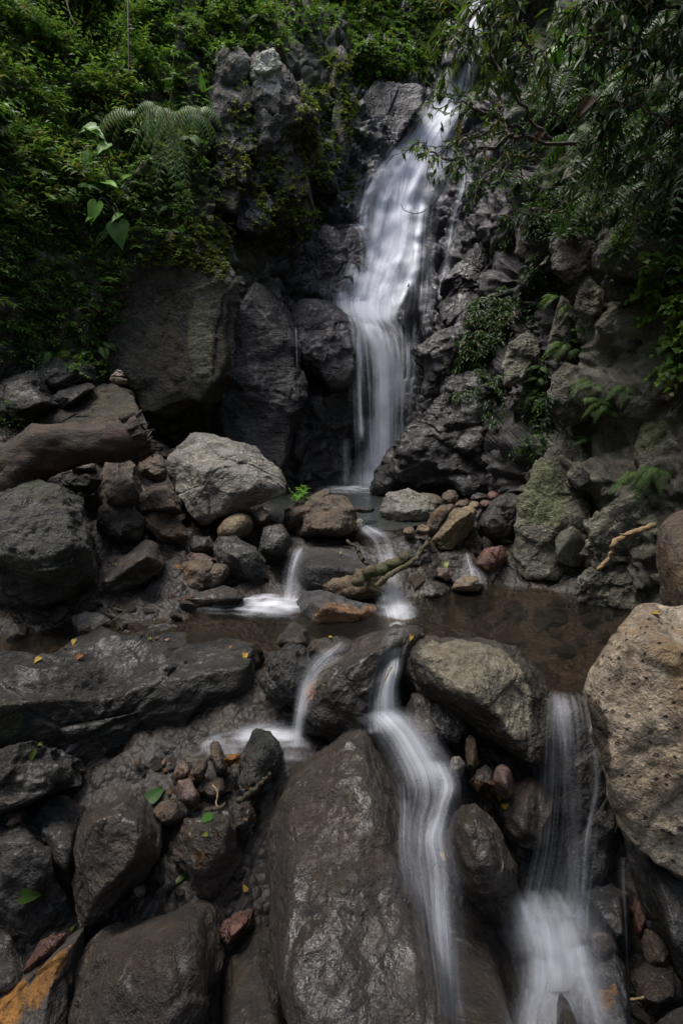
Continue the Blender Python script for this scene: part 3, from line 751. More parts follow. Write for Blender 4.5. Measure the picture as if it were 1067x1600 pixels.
R('stone', 'smooth rounded brown cobble under the big pale boulder', 5.05, [(336, 830), (350, 808), (370, 799), (390, 803), (399, 820), (390, 838), (365, 848), (345, 846)], 'tan', p=7, amp=.04, facets=0, drop=.0, bulge=.5)
R('stone', 'small brown cobble right of the smooth rounded cobble', 5.15, [(396, 802), (409, 790), (425, 804), (420, 818), (405, 819)], 'dry_brown', amp=.08)
R('stone', 'round dark stone left of the small side cascade', 4.85, [(401, 845), (412, 826), (435, 820), (450, 830), (458, 848), (445, 867), (420, 868), (404, 860)], 'dark', p=12, amp=.1, drop=.1)
R('stone', 'dark angular block with a bright edge below the smooth cobble', 4.7, [(333, 850), (345, 841), (375, 845), (392, 855), (412, 880), (417, 902), (395, 915), (368, 908), (350, 884), (335, 868)], 'dark', front=[(352, 862, -.15), (372, 872, -.22), (395, 862, -.1), (385, 900, -.2), (408, 890, -.1)], amp=.08, drop=.1)
R('stone_slab', 'reddish brown slab tilted into the left side of the pool', 4.35, [(106, 950), (150, 905), (200, 866), (225, 845), (246, 853), (257, 872), (242, 892), (205, 914), (160, 937), (122, 952)], 'dark_brown', front=[(200, 888, -.2), (228, 872, -.2), (160, 922, -.2), (130, 942, -.12)], amp=.08, lean=.9, drop=.1, patch=[(170, 915, -.1, .01)])
R('stone', 'orange-topped brown stone at the edge of the left pool', 4.55, [(256, 892), (280, 879), (293, 888), (291, 915), (278, 926), (262, 917)], 'rust', amp=.09, drop=.15, patch=[(272, 893, 0, .07)])
R('stone', 'square block with a pale top and shadowed front at the pool edge', 4.5, [(287, 882), (300, 876), (352, 884), (356, 900), (340, 921), (300, 927), (290, 910)], 'dry_brown', front=[(300, 890, -.12), (348, 893, -.1), (338, 915, -.12), (303, 920, -.12)], amp=.07, drop=.15)
R('stone_slab', 'low wet slab awash at the pool edge below the square block', 4.3, [(272, 940), (285, 930), (345, 916), (372, 922), (384, 935), (350, 945), (300, 953)], 'dark_brown', amp=.1, drop=.15)
R('stone', 'thin upright sliver of stone behind the square block', 4.75, [(277, 884), (281, 862), (290, 860), (292, 872), (286, 886)], 'dry_brown', amp=.05)
R('stone', 'long reddish stone behind the square block', 4.75, [(285, 884), (295, 862), (320, 864), (340, 876), (325, 886)], 'pink', amp=.08, drop=.1)
R('stone', 'dark stone hidden under the pointed end of the big pale boulder', 4.95, [(293, 850), (300, 838), (330, 836), (337, 850), (330, 866), (300, 866)], 'dark', drop=.1)
R('stone', 'grey stone standing alone in the brown left pool', 3.85, [(115, 963), (135, 957), (160, 957), (173, 971), (161, 986), (140, 997), (120, 990)], 'grey', amp=.1, drop=.12, bulge=.45)
# cairn
for lab, o_, m_, yy in (('flat lower stone of the little cairn on the sloping boulder', [(172, 594), (176, 586), (192, 588), (201, 594), (198, 601), (180, 600)], 'tan', 5.5), ('middle stone of the little cairn on the sloping boulder', [(174, 587), (180, 579), (194, 582), (197, 588), (185, 590)], 'pink', 5.5), ('topmost small stone of the little cairn', [(180, 581), (184, 577), (191, 579), (192, 583), (184, 584)], 'grey', 5.5)):
    R('cairn_stone', lab, yy, o_, m_, amp=.06, lean=.2, group='little cairn')

# ---- middle
R('boulder', 'rounded brown boulder in front of the plunge pool', 5.45, [(462, 828), (474, 800), (498, 780), (516, 773), (540, 782), (556, 805), (561, 832), (530, 840), (490, 842), (465, 838)], 'dry_brown', p=14, amp=.12, drop=.25, bulge=.45)
R('stone', 'brown split stone behind the left of the rounded boulder', 5.65, [(441, 815), (447, 795), (470, 786), (488, 776), (502, 768), (516, 768), (518, 780), (490, 800), (468, 825), (450, 828)], 'dry_brown', amp=.12, drop=.2)
R('stone_slab', 'smooth wet slab with the stream sliding over it', 4.75, [(460, 882), (468, 860), (490, 852), (540, 856), (590, 880), (600, 900), (570, 915), (520, 922), (490, 922), (468, 907)], 'dark', front=[(480, 885, -.25), (520, 885, -.3), (570, 897, -.28), (490, 910, -.22), (550, 910, -.25)], p=14, amp=.07, lean=1.6, drop=.2, facets=.2)
R('stone', 'warm brown block wedged below the smooth wet slab', 4.5, [(498, 915), (515, 900), (560, 894), (590, 900), (596, 925), (570, 942), (520, 938), (503, 926)], 'tan', amp=.1, drop=.2)
R('boulder', 'two-tone grey and orange-brown boulder in the middle of the stream', 4.15, [(460, 940), (470, 922), (500, 921), (530, 935), (562, 940), (584, 948), (596, 966), (575, 986), (520, 991), (480, 985), (467, 965)], 'orange_mix', front=[(490, 945, -.2), (520, 955, -.25), (560, 960, -.22), (500, 975, -.22), (560, 978, -.2)], amp=.1, drop=.3, patch=[(535, 968, -.25, .17, 1.25, 1, .8), (585, 960, -.1, .1)])
R('boulder', 'pale-topped stone right of the waterfall foot', 5.8, [(598, 800), (615, 774), (640, 771), (665, 780), (677, 797), (668, 814), (640, 822), (610, 818)], 'grey', front=[(625, 785, -.1), (655, 795, -.18), (620, 805, -.2), (660, 808, -.15)], amp=.1, drop=.2)
R('stone', 'brown stone leaning behind the pale-topped stone', 6.1, [(640, 780), (652, 770), (678, 773), (692, 788), (684, 802), (660, 795)], 'dry_brown', drop=.2)
R('stone_slab', 'slanting tan plank-shaped stone right of the stream', 5.25, [(670, 845), (686, 822), (707, 797), (740, 790), (747, 800), (730, 830), (707, 858), (690, 859), (674, 850)], 'tan', front=[(690, 838, -.16), (712, 815, -.16), (735, 803, -.08), (700, 852, -.12)], amp=.07, lean=.6, drop=.1)
R('stone', 'upright brown stone behind the slanting plank-shaped stone', 5.4, [(670, 822), (676, 800), (690, 787), (706, 793), (693, 815), (680, 838)], 'dry_brown', drop=.15)
R('boulder', 'dark grey rounded boulder leaning on the right cliff foot', 5.5, [(742, 812), (760, 793), (788, 772), (815, 776), (817, 800), (798, 832), (775, 849), (755, 841), (745, 826)], 'dark', p=14, amp=.12, drop=.1)
R('stone', 'black wet stone under the near end of the branches', 5.0, [(615, 852), (640, 838), (665, 848), (672, 880), (652, 895), (620, 892)], 'dark', p=14, drop=.2, amp=.1)
R('stone', 'dark wet stone behind the red stone in the side rill', 5.1, [(675, 880), (690, 862), (730, 860), (745, 880), (735, 898), (690, 902)], 'dark_brown', p=14, drop=.2)
R('stone', 'wet red-brown stone at the right cliff foot', 4.95, [(741, 878), (758, 857), (783, 852), (794, 870), (780, 890), (757, 898), (743, 890)], 'red', p=16, amp=.1, drop=.15)
R('stone', 'flat dark stone the main stream parts around', 4.7, [(625, 915), (650, 893), (688, 900), (703, 922), (690, 938), (645, 940)], 'dark_brown', p=14, drop=.2, lean=1.0)
R('stone', 'small pinkish stone beside the yellow-green leaf in the rill', 4.75, [(676, 900), (684, 886), (698, 888), (705, 900), (695, 908)], 'pink', drop=.1)
R('stone', 'brown stone with white water parting round it near the cliff', 4.6, [(703, 920), (712, 903), (738, 898), (755, 910), (748, 923), (720, 926)], 'tan', p=14, drop=.15)
R('boulder', 'pale rounded stone against the cliff behind the gravel spit', 7.2, [(735, 768), (742, 752), (758, 746), (775, 758), (778, 772), (755, 776)], 'grey', drop=.2)
for lab, cx_, cy_, w_, h_, m_ in (('angular brown stone at the head of the gravel spit', 703, 776, 26, 24, 'dry_brown'), ('dark blue-grey stone in the gravel spit', 748, 776, 24, 16, 'dark'), ('small reddish stone at the right of the gravel spit', 770, 776, 22, 13, 'red'), ('brown stone in front of the gravel spit', 722, 787, 22, 13, 'dry_brown'), ('small tan stone beside the plank-shaped stone', 741, 789, 18, 12, 'tan'), ('little dark stone between the gravel spit and the grey boulder', 756, 788, 18, 12, 'red'), ('small round tan stone below the pale-topped stone', 640, 830, 20, 15, 'tan'), ('pale pebble beside the small round tan stone', 660, 827, 22, 16, 'tan'), ('small dark rock poking from the plunge pool', 570, 795, 34, 9, 'dark'), ('upright stone spike behind the rounded boulder', 509, 773, 20, 16, 'dry_brown'), ('small wet stone where the upper stream spills over', 563, 818, 12, 18, 'grey')):
    R('stone', lab, 6.0 - (cy_ - 770) / 60, [(cx_ + w_ / 2 * math.cos(k) * (1 + .15 * math.sin(k * 3 + cx_)), cy_ + h_ / 2 * math.sin(k)) for k in np.arange(0, 6.2, .9)], m_, drop=.12, amp=.12)

# ---- the left slab and the stones of the step
R('stone_slab', 'huge dark mossy slab damming the pool on the left', 3.0, [(-180, 1075, -.05), (0, 1044, .12), (120, 1019, .32), (250, 999, .55), (340, 1003, .5), (414, 1022, .32), (418, 1048, .30), (390, 1092, .24), (335, 1134, .14), (240, 1175, .02), (130, 1228, -.12), (60, 1250, -.16), (-100, 1290, -.22), (-190, 1200, -.2)], 'slab_green',
  front=[(-150, 1150, -.5), (0, 1104, -.32), (60, 1085, -.18), (130, 1060, 0), (230, 1050, .06), (300, 1044, .12), (400, 1036, .24), (380, 1070, .16), (250, 1110, .03), (100, 1165, -.14), (-40, 1205, -.28), (230, 1072, .0), (320, 1064, .09), (80, 1120, -.22)], p=90, amp=.10, thick=.35, facets=.75, patch=[(140, 1090, -.2, .14), (215, 1120, -.15, .13, 1.5, 1, 1), (0, 1130, -.3, .12), (60, 1160, -.3, .1)])
R('stone', 'dark lumpy rock at the left edge under the huge slab', 2.62, [(-120, 1290), (-110, 1190), (0, 1165), (80, 1165), (125, 1190), (110, 1222), (60, 1243), (0, 1268)], 'slab_green', amp=.2, drop=.1, facets=.9)
R('stone', 'jagged dark stone at the right end of the huge slab', 3.05, [(413, 1060), (424, 1022), (450, 1010), (482, 1020), (484, 1060), (470, 1092), (440, 1088), (420, 1080)], 'dark', amp=.14, drop=.25, facets=.9)
R('stone', 'small wet brown stone at the lip left of the twin cascades', 3.5, [(436, 1005), (442, 990), (457, 977), (480, 984), (487, 1010), (455, 1018)], 'dark_brown', drop=.25, p=16)
R('boulder', 'dark slab between the twin cascades with a rusty left edge', 2.95, [(472, 1146), (474, 1095), (498, 1055), (550, 1014), (610, 987), (650, 985), (662, 1000), (640, 1025), (612, 1062), (592, 1112), (562, 1142), (520, 1150)], 'dark_brown', front=[(500, 1075, -.18), (540, 1045, -.2), (600, 1010, -.12), (560, 1100, -.12), (490, 1120, -.15)], amp=.09, lean=1.0, drop=.3, patch=[(488, 1092, -.12, .075, .7, 1, 1.5), (487, 1070, -.1, .03)])
R('stone', 'small yellowish-leaf-strewn wet stone behind the left cascade', 3.25, [(478, 1020), (490, 1000), (520, 994), (550, 1000), (545, 1020), (510, 1035)], 'dark_brown', drop=.3, lean=1)
R('boulder', 'dark boulder with a pale lichened face right of the cascades', 2.85, [(628, 1032), (640, 1008), (690, 1000), (755, 996), (800, 1012), (826, 1052), (856, 1075), (864, 1112), (860, 1162), (842, 1192), (790, 1178), (740, 1147), (700, 1115), (652, 1078), (632, 1056)], 'half_lichen', front=[(690, 1030, -.12), (760, 1020, -.08), (810, 1070, -.12), (740, 1080, -.3), (820, 1130, -.25), (700, 1085, -.22), (840, 1165, -.15)], amp=.06, lean=.8, p=26, thick=.45, facets=.4, patch=[(725, 1018, -.1, .2, 1.4, 1.5, .6), (785, 1055, -.18, .18, .8, 1.5, .9), (808, 1100, -.25, .15, .7, 1.3, 1.0), (745, 1045, -.25, .18, 1.1, 1.5, .8)])
R('boulder', 'big pale pitted tan boulder at the right edge', 2.35, [(912, 1115), (928, 1072), (944, 1046), (996, 978), (1020, 970), (1100, 965), (1180, 1000), (1200, 1300), (1120, 1390), (1068, 1372), (1003, 1335), (985, 1310), (950, 1222), (932, 1160)], 'pale', front=[(1014, 992, -.03), (1036, 1085, -.22), (955, 1120, -.12), (952, 1200, -.2), (1000, 1295, -.26), (1067, 1335, -.25), (1080, 1100, -.27), (1080, 1000, -.12), (1150, 1200, -.22)], amp=.06, p=120, lean=.5, thick=.6, facets=.45, patch=[(922, 1140, -.1, .10, .6, 2, 2.6)])
R('boulder', 'smooth grey-brown boulder at the right edge behind the pale pitted boulder', 3.1, [(1018, 850), (1030, 812), (1050, 798), (1090, 790), (1160, 820), (1180, 960), (1130, 1010), (1055, 985), (1035, 940), (1024, 890)], 'dry_brown', p=12, amp=.07, facets=.2, drop=.3)
# ---- under the step
R('stone', 'wet brown slab in the hollow left under the lichened boulder', 2.75, [(636, 1110), (645, 1088), (675, 1085), (695, 1120), (690, 1180), (672, 1205), (645, 1190)], 'dark_brown', drop=.2)
R('stone', 'glossy black stone under the lichened boulder', 2.72, [(668, 1120), (678, 1095), (712, 1110), (728, 1140), (715, 1160), (680, 1158)], 'wet_black', drop=.2)
R('stone', 'thin yellowish sliver standing under the lichened boulder', 2.6, [(727, 1155), (732, 1148), (742, 1152), (746, 1190), (740, 1202), (730, 1196)], 'tan', amp=.06, drop=.05, bulge=.3)
R('stone', 'small pale rounded stone in the wet hollow', 2.5, [(700, 1195), (708, 1182), (720, 1180), (727, 1198), (718, 1210), (704, 1207)], 'grey', p=10, amp=.08, drop=.1)
R('stone', 'smooth pinkish egg-shaped stone above the yellow leaves', 2.45, [(766, 1222), (772, 1198), (785, 1192), (797, 1202), (803, 1228), (798, 1243), (780, 1244)], 'pink', p=9, amp=.05, facets=0, drop=.05, bulge=.5)
R('stone', 'dark wedge stone left of the egg-shaped stone', 2.5, [(733, 1218), (742, 1202), (760, 1196), (772, 1212), (768, 1228), (745, 1232)], 'dark_brown', drop=.1)
R('boulder', 'wet brown boulder right of the main lower cascade', 2.25, [(706, 1270), (716, 1248), (740, 1252), (782, 1290), (801, 1350), (797, 1405), (785, 1442), (750, 1428), (718, 1382), (704, 1330)], 'wet_slab', front=[(735, 1290, -.15), (760, 1310, -.22), (785, 1360, -.15), (745, 1380, -.2), (775, 1415, -.12)], amp=.1, drop=.25)
R('boulder', 'dark wet brown slab left of the right-hand fall', 2.5, [(774, 1262), (795, 1232), (836, 1222), (850, 1260), (845, 1320), (815, 1320), (790, 1300)], 'wet_slab', drop=.35)
R('boulder', 'black rock face behind the thin right-hand fall', 2.75, [(800, 1190), (850, 1105), (925, 1092), (960, 1130), (985, 1300), (975, 1440), (900, 1450), (800, 1440)], 'dark', lean=.15, amp=.14, drop=.4, bulge=.12, thick=.3, patch=None)
R('boulder', 'long wet brown boulder in the middle of the foreground', 2.25, [(396, 1280), (406, 1244), (436, 1212), (482, 1184), (530, 1156), (562, 1136), (588, 1146), (608, 1182), (637, 1258), (628, 1330), (655, 1400), (690, 1500), (730, 1640), (740, 1760), (460, 1760), (440, 1600), (420, 1450), (402, 1340)], 'wet_slab',
  front=[(448, 1216, .05), (440, 1330, -.2), (470, 1560, -.55), (480, 1740, -.75), (556, 1160, .12), (570, 1300, -.22), (600, 1450, -.48), (650, 1600, -.7), (680, 1740, -.85)], p=28, amp=.11, lean=.75, thick=.45, facets=.22, patch=[(560, 1240, -.1, .09, .7, 1, 2)])
R('boulder', 'dark sloping rock under the main lower cascade', 2.05, [(640, 1420), (700, 1400), (760, 1430), (795, 1490), (832, 1600), (850, 1760), (640, 1760)], 'wet_slab', amp=.09, lean=.8, drop=.1, bulge=.22)
R('boulder', 'rounded grey-brown boulder at the bottom left', 1.95, [(86, 1590), (95, 1520), (128, 1442), (180, 1412), (240, 1400), (310, 1395), (340, 1408), (352, 1450), (350, 1530), (334, 1640), (320, 1760), (90, 1760)], 'wet_slab', front=[(150, 1470, -.12), (230, 1440, -.1), (310, 1430, -.08), (320, 1530, -.3), (220, 1540, -.36), (140, 1560, -.3), (230, 1700, -.5)], p=16, amp=.1, lean=.6, facets=.5)
R('stone_slab', 'slanting slab with a bright orange face at the bottom left corner', 1.9, [(-60, 1640), (-30, 1570), (60, 1492), (118, 1455), (132, 1446), (112, 1500), (92, 1590), (88, 1700), (-60, 1740)], 'rust', front=[(-10, 1620, -.12), (60, 1560, -.12), (105, 1490, -.05), (60, 1660, -.2)], amp=.05, lean=.7, patch=[(100, 1488, -.06, .07, .8, 1.5, 1), (75, 1515, -.08, .07, .9, 1.5, .9), (45, 1545, -.12, .08, .9, 1.5, .9), (10, 1580, -.12, .08, 1, 1.5, .9), (-20, 1605, -.12, .09)])
R('boulder', 'brown wet boulder standing above the bottom left boulder', 2.2, [(121, 1380), (122, 1310), (138, 1268), (198, 1232), (226, 1244), (252, 1290), (250, 1335), (216, 1372), (182, 1402), (132, 1438)], 'wet_slab', front=[(150, 1290, -.15), (205, 1255, -.1), (212, 1330, -.22), (160, 1390, -.22), (210, 1362, -.12)], amp=.08, drop=.2, lean=.4)
R('boulder', 'large cracked grey boulder at the left edge under the slab', 2.3, [(-70, 1420), (-60, 1310), (0, 1288), (50, 1272), (78, 1300), (85, 1390), (122, 1440), (100, 1475), (60, 1505), (42, 1490), (10, 1440)], 'dark', front=[(10, 1310, -.12), (65, 1330, -.15), (70, 1390, -.16), (15, 1400, -.25), (60, 1470, -.12)], amp=.1, drop=.2)
R('boulder', 'grooved grey rock between the cracked boulder and the brown boulder', 2.4, [(58, 1290), (64, 1258), (100, 1252), (138, 1272), (132, 1330), (110, 1380), (82, 1370), (72, 1330)], 'dark', amp=.14, facets=.8, drop=.2)
R('boulder', 'black low rock at the left edge below the cracked boulder', 2.15, [(-60, 1570), (-50, 1430), (10, 1430), (40, 1490), (60, 1530), (30, 1570)], 'dark', drop=.1)
R('stone', 'flat reddish stone standing behind the orange slab', 2.0, [(44, 1512), (62, 1475), (85, 1460), (102, 1460), (90, 1485), (62, 1510)], 'red', amp=.08, drop=.1)
R('stone', 'small pinkish stone at the left edge above the orange slab', 2.0, [(-20, 1565), (-10, 1530), (15, 1526), (28, 1545), (10, 1572)], 'pink', drop=.1)
R('stone', 'small reddish stone on top of the cracked boulder', 2.35, [(8, 1290), (18, 1277), (34, 1273), (38, 1282), (20, 1292)], 'pink', amp=.06)
R('stone', 'wet olive block in the gravel left of the long boulder', 2.3, [(270, 1292), (290, 1276), (350, 1270), (372, 1300), (376, 1360), (350, 1388), (302, 1392), (280, 1342)], 'wet_slab', front=[(300, 1300, -.1), (350, 1290, -.1), (345, 1345, -.16), (305, 1360, -.14)], amp=.1, drop=.15, patch=[(285, 1310, -.05, .06)])
R('stone', 'mottled rough stone below the left cascade', 2.6, [(370, 1222), (380, 1176), (400, 1148), (430, 1150), (446, 1176), (432, 1206), (402, 1242), (378, 1244)], 'moss_rock', amp=.14, drop=.15)
R('stone', 'upright brown sliver in the gravel by the misty run', 2.65, [(326, 1165), (333, 1156), (342, 1160), (356, 1205), (348, 1214), (338, 1206)], 'dry_brown', amp=.05, bulge=.3, drop=.05)
R('stone', 'rounded pink pebble above the folded green leaf', 2.62, [(272, 1205), (280, 1192), (298, 1190), (302, 1205), (290, 1220), (276, 1220)], 'pink', p=12, drop=.05)
R('stone', 'brown pebble right of the rounded pink pebble', 2.58, [(298, 1212), (308, 1190), (324, 1184), (326, 1200), (312, 1222)], 'dry_brown', p=12, drop=.05)
R('stone', 'glistening reddish pink stone in the wet gravel', 2.5, [(276, 1250), (280, 1222), (300, 1216), (314, 1244), (305, 1257), (285, 1256)], 'pink', drop=.05, amp=.14)
R('stone', 'wet brown stone beside the folded green leaf', 2.42, [(243, 1272), (252, 1254), (278, 1250), (298, 1268), (285, 1284), (258, 1290)], 'dry_brown', drop=.1, p=14)
R('stone', 'slim wet stone against the left side of the long boulder', 2.4, [(360, 1262), (368, 1245), (392, 1250), (398, 1280), (382, 1308), (366, 1300)], 'wet_slab', drop=.1)
R('stone', 'dark flat stone in the gravel left of the mottled stone', 2.55, [(308, 1236), (318, 1218), (345, 1216), (352, 1238), (335, 1252)], 'wet_slab', drop=.05)
R('stone', 'small orange stone beside the mottled rough stone', 2.62, [(350, 1186), (358, 1177), (374, 1177), (374, 1186), (358, 1191)], 'rust', drop=.03, patch=[(362, 1182, 0, .1)])
R('stone', 'dark red stone in the gap right of the bottom left boulder', 2.05, [(348, 1455), (358, 1430), (382, 1420), (394, 1424), (392, 1442), (372, 1465), (355, 1478)], 'red', drop=.1)
R('stone_slab', 'dark smooth slab at the bottom between the two wet boulders', 2.0, [(345, 1520), (360, 1470), (400, 1432), (430, 1440), (455, 1560), (465, 1760), (330, 1760)], 'dark_brown', amp=.06, facets=.2, drop=.1)
R('stone', 'little brown pebble behind the bottom left boulder', 2.05, [(207, 1392), (214, 1384), (226, 1385), (228, 1396), (216, 1402)], 'dry_brown', p=9, amp=.04)
R('boulder', 'shadowed dark boulder below the pale pitted boulder', 2.3, [(982, 1310), (1010, 1335), (1067, 1365), (1140, 1390), (1160, 1560), (1075, 1560), (1038, 1480), (1002, 1400)], 'dark', amp=.12, drop=.2, patch=[(1055, 1390, -.2, .09, 1.2, 1, .8)])
R('stone', 'long wet grey stone right of the foaming fall', 2.35, [(905, 1392), (925, 1378), (955, 1382), (978, 1400), (988, 1482), (970, 1486), (936, 1432)], 'dark', amp=.1, drop=.1)
R('stone', 'reddish brown stone standing beside the long wet grey stone', 2.4, [(982, 1405), (996, 1390), (1015, 1396), (1018, 1440), (1000, 1478), (988, 1470)], 'red', drop=.1)
R('stone', 'small wet tan stone at the edge of the foam', 2.2, [(918, 1470), (935, 1452), (955, 1456), (966, 1485), (950, 1496), (928, 1492)], 'wet_slab', drop=.1)
R('stone', 'brown pointed stone in the dark corner under the pale boulder', 2.25, [(1003, 1470), (1020, 1452), (1040, 1456), (1052, 1495), (1040, 1515), (1012, 1508)], 'dry_brown', drop=.1)
R('stone_slab', 'flat rusty grey slab right of the foam at the bottom', 2.0, [(922, 1560), (928, 1500), (960, 1495), (976, 1520), (975, 1550), (995, 1640), (1000, 1740), (930, 1740)], 'orange_mix', amp=.08, drop=.1, patch=[(955, 1525, -.05, .06), (945, 1570, -.1, .05)])
R('stone', 'dark wet stone at the bottom right behind the flat rusty slab', 2.1, [(990, 1520), (1010, 1505), (1050, 1515), (1065, 1560), (1030, 1580), (1000, 1570)], 'wet_slab', drop=.1)
R('stone', 'dark stone dividing the foam at the bottom edge', 1.74, [(858, 1640), (860, 1560), (872, 1528), (890, 1545), (915, 1610), (930, 1740), (855, 1740)], 'wet_slab', p=14, amp=.08, drop=.1)
R('boulder', 'black boulder in the bottom right corner', 1.85, [(960, 1740), (985, 1620), (1040, 1575), (1120, 1540), (1160, 1740)], 'dark', amp=.1)

# ---- big blocks of the rock wall: parts of the cliff
def O(label, y, out, mat, **k):
    k.setdefault('lean', .22); k.setdefault('amp', .16); k.setdefault('bulge', .14); k.setdefault('facets', .6); k.setdefault('shrink', .82); k.setdefault('thick', .5)
    R('outcrop', label, y, out, mat, parent=cliff, **k)
O('smooth dark block with a flat face', 7.4, [(148, 440), (165, 370), (210, 345), (345, 365), (366, 420), (358, 600), (340, 636), (225, 645), (196, 600), (170, 540)], 'cliff_l', bulge=.06, amp=.08, lean=.1, facets=.45, shrink=.93, patch=[(312, 520, -.2, .28, .55, 2, 1.6), (318, 575, -.2, .2, .6, 2, 1.2)])
O('square black block with wet sheen', 7.9, [(326, 470), (364, 446), (410, 443), (446, 466), (466, 520), (472, 600), (458, 690), (440, 765), (380, 765), (342, 700), (332, 600)], 'wet_black', bulge=.1, amp=.08, lean=.08, facets=.45, shrink=.9)
O('shelf block the fall lands on', 8.4, [(452, 476), (480, 467), (530, 484), (557, 498), (566, 550), (562, 610), (520, 618), (470, 570), (458, 520)], 'wet_violet', p=30, amp=.08, bulge=.16, facets=.4)
O('wet layered block under the shelf', 8.6, [(440, 680), (462, 600), (520, 600), (566, 620), (566, 770), (440, 770)], 'wet_black', amp=.2, bulge=.12, facets=1.0, strata=1.0, lean=.05)
O('wet overhanging block with a black underside', 8.1, [(645, 548), (682, 520), (758, 470), (792, 436), (806, 480), (790, 560), (740, 610), (695, 628), (662, 604)], 'wet_violet', front=[(690, 545, -.3), (760, 500, -.3), (790, 470, -.15), (740, 560, -.3), (660, 560, -.15)], amp=.12, facets=.9)
O('glossy layered cone beside the fall', 7.9, [(606, 772), (622, 720), (642, 680), (690, 622), (745, 585), (815, 590), (838, 680), (832, 780)], 'wet_black', amp=.2, facets=1.0, strata=1.5, lean=.2, bulge=.25, thick=.5)
O('wet dark buttress right of the fall', 9.0, [(690, 480), (720, 400), (770, 340), (812, 350), (806, 440), (770, 480), (700, 520)], 'wet_violet', amp=.22, facets=1.1, lean=.5)
O('wet rounded rock left of the fall', 9.4, [(530, 400), (540, 360), (560, 352), (572, 380), (570, 450), (545, 470)], 'wet_violet', p=14, lean=.3)
O('wet rock step left of the fall', 9.3, [(455, 420), (470, 370), (520, 355), (545, 370), (545, 470), (500, 480), (460, 470)], 'wet_violet', p=16, lean=.3, amp=.2)
O('bare wet rock face above the left of the fall', 10.9, [(536, 205), (556, 155), (600, 122), (655, 116), (668, 150), (625, 215), (585, 290), (545, 300)], 'wet_black', lean=.35, amp=.1, bulge=.05, shrink=.92)
O('dark wet face between ivy and fall', 12.4, [(690, 60), (700, 30), (740, 20), (740, 80), (720, 110), (690, 110)], 'wet_violet', lean=.4)
O('pillar with a pale lichened head', 8.35, [(386, 178), (388, 95), (400, 80), (427, 78), (441, 100), (444, 150), (440, 182)], 'cliff_lichen', amp=.2, facets=1.1, lean=.1, patch=[(415, 105, -.1, .24), (425, 130, -.1, .14)])
O('dark pillar with white lichen spots', 8.3, [(334, 190), (337, 100), (350, 80), (384, 95), (394, 130), (393, 195), (360, 205)], 'cliff_lichen', amp=.2, facets=1.1, lean=.1)
O('tall dark pillar', 8.6, [(428, 160), (432, 100), (447, 84), (470, 105), (478, 180), (490, 370), (425, 370)], 'cliff_l', amp=.2, facets=1.1, lean=.05)
O('mossy square block', 8.2, [(330, 250), (338, 192), (380, 186), (402, 205), (400, 240), (360, 255)], 'cliff_lichen', amp=.2, facets=1.1)
O('round mossy boulder in the pillar', 8.1, [(328, 285), (338, 235), (378, 232), (394, 255), (385, 288)], 'cliff_l', amp=.2, facets=1.1)
O('smooth oval boulder in the pillar', 8.05, [(328, 305), (336, 272), (366, 270), (380, 300), (370, 333), (340, 335)], 'cliff_l', p=12, amp=.08)
O('dark wet boulder in the pillar', 8.2, [(358, 330), (368, 282), (402, 272), (424, 310), (410, 365), (370, 368)], 'wet_violet', p=14, amp=.2, facets=1.1)
O('narrow block below the pale pillar', 8.4, [(388, 290), (388, 200), (405, 172), (440, 170), (444, 215), (432, 292)], 'cliff_lichen', amp=.2, facets=1.1, lean=.05)
O('slender mossy column', 9.9, [(516, 230), (518, 90), (530, 60), (545, 95), (550, 230), (535, 260)], 'cliff_l', amp=.1, lean=.2, patch=[(530, 180, -.1, .15)])
O('blue-grey wet slab', 9.6, [(490, 300), (497, 230), (512, 208), (526, 215), (527, 300)], 'wet_violet', amp=.08, lean=.1)
O('dark rib of the wall', 10.4, [(440, 60), (460, 0), (480, -20), (500, 60), (490, 140), (460, 140)], 'cliff_l', lean=.3)
O('overhanging bulging boulder', 4.75, [(925, 418), (934, 386), (970, 356), (1010, 348), (1090, 345), (1140, 400), (1060, 452), (1000, 412), (960, 412)], 'cliff_r', front=[(950, 395, -.1), (1000, 368, -.15), (1067, 370, -.25), (1060, 430, -.2), (935, 412, -.05)], amp=.07)
O('grey boulder under the overhang', 4.9, [(938, 445), (955, 425), (1008, 414), (1034, 438), (1028, 466), (990, 472), (950, 464)], 'cliff_r', amp=.12)
O('pointed grey boulder', 4.95, [(928, 512), (948, 488), (975, 472), (1002, 478), (1008, 506), (980, 524), (945, 526)], 'cliff_r', amp=.1)
O('small dark boulder in a crack', 4.85, [(976, 535), (990, 516), (1016, 516), (1020, 538), (1000, 552), (980, 550)], 'cliff_l', amp=.1)
O('knobbly boulder', 5.3, [(898, 490), (902, 452), (920, 432), (935, 448), (938, 490), (918, 500)], 'cliff_r', amp=.16)
O('pale upright rib', 5.6, [(853, 560), (862, 500), (878, 458), (891, 470), (896, 525), (885, 565)], 'cliff_r', amp=.12)
O('pale block above the dark cone', 6.2, [(780, 575), (795, 535), (830, 515), (845, 545), (818, 592), (790, 600)], 'cliff_r', amp=.12)
O('pale block with a square top', 5.35, [(856, 640), (862, 582), (900, 566), (935, 575), (930, 620), (900, 660), (870, 670)], 'cliff_r', amp=.14)
O('bulging lichened face', 4.6, [(978, 720), (990, 655), (1030, 625), (1100, 610), (1140, 720), (1060, 760), (1000, 750)], 'cliff_r', amp=.12, patch=[(1020, 680, -.1, .15)])
O('green-stained buttress foot', 5.05, [(800, 872), (812, 800), (845, 720), (880, 670), (920, 690), (930, 800), (915, 880), (860, 920), (815, 905)], 'cliff_r', amp=.12, lean=.35, bulge=.06, shrink=.92, thick=.5, patch=[(850, 760, -.15, .3, 1, 1.5, 1.2), (880, 700, -.1, .2)])
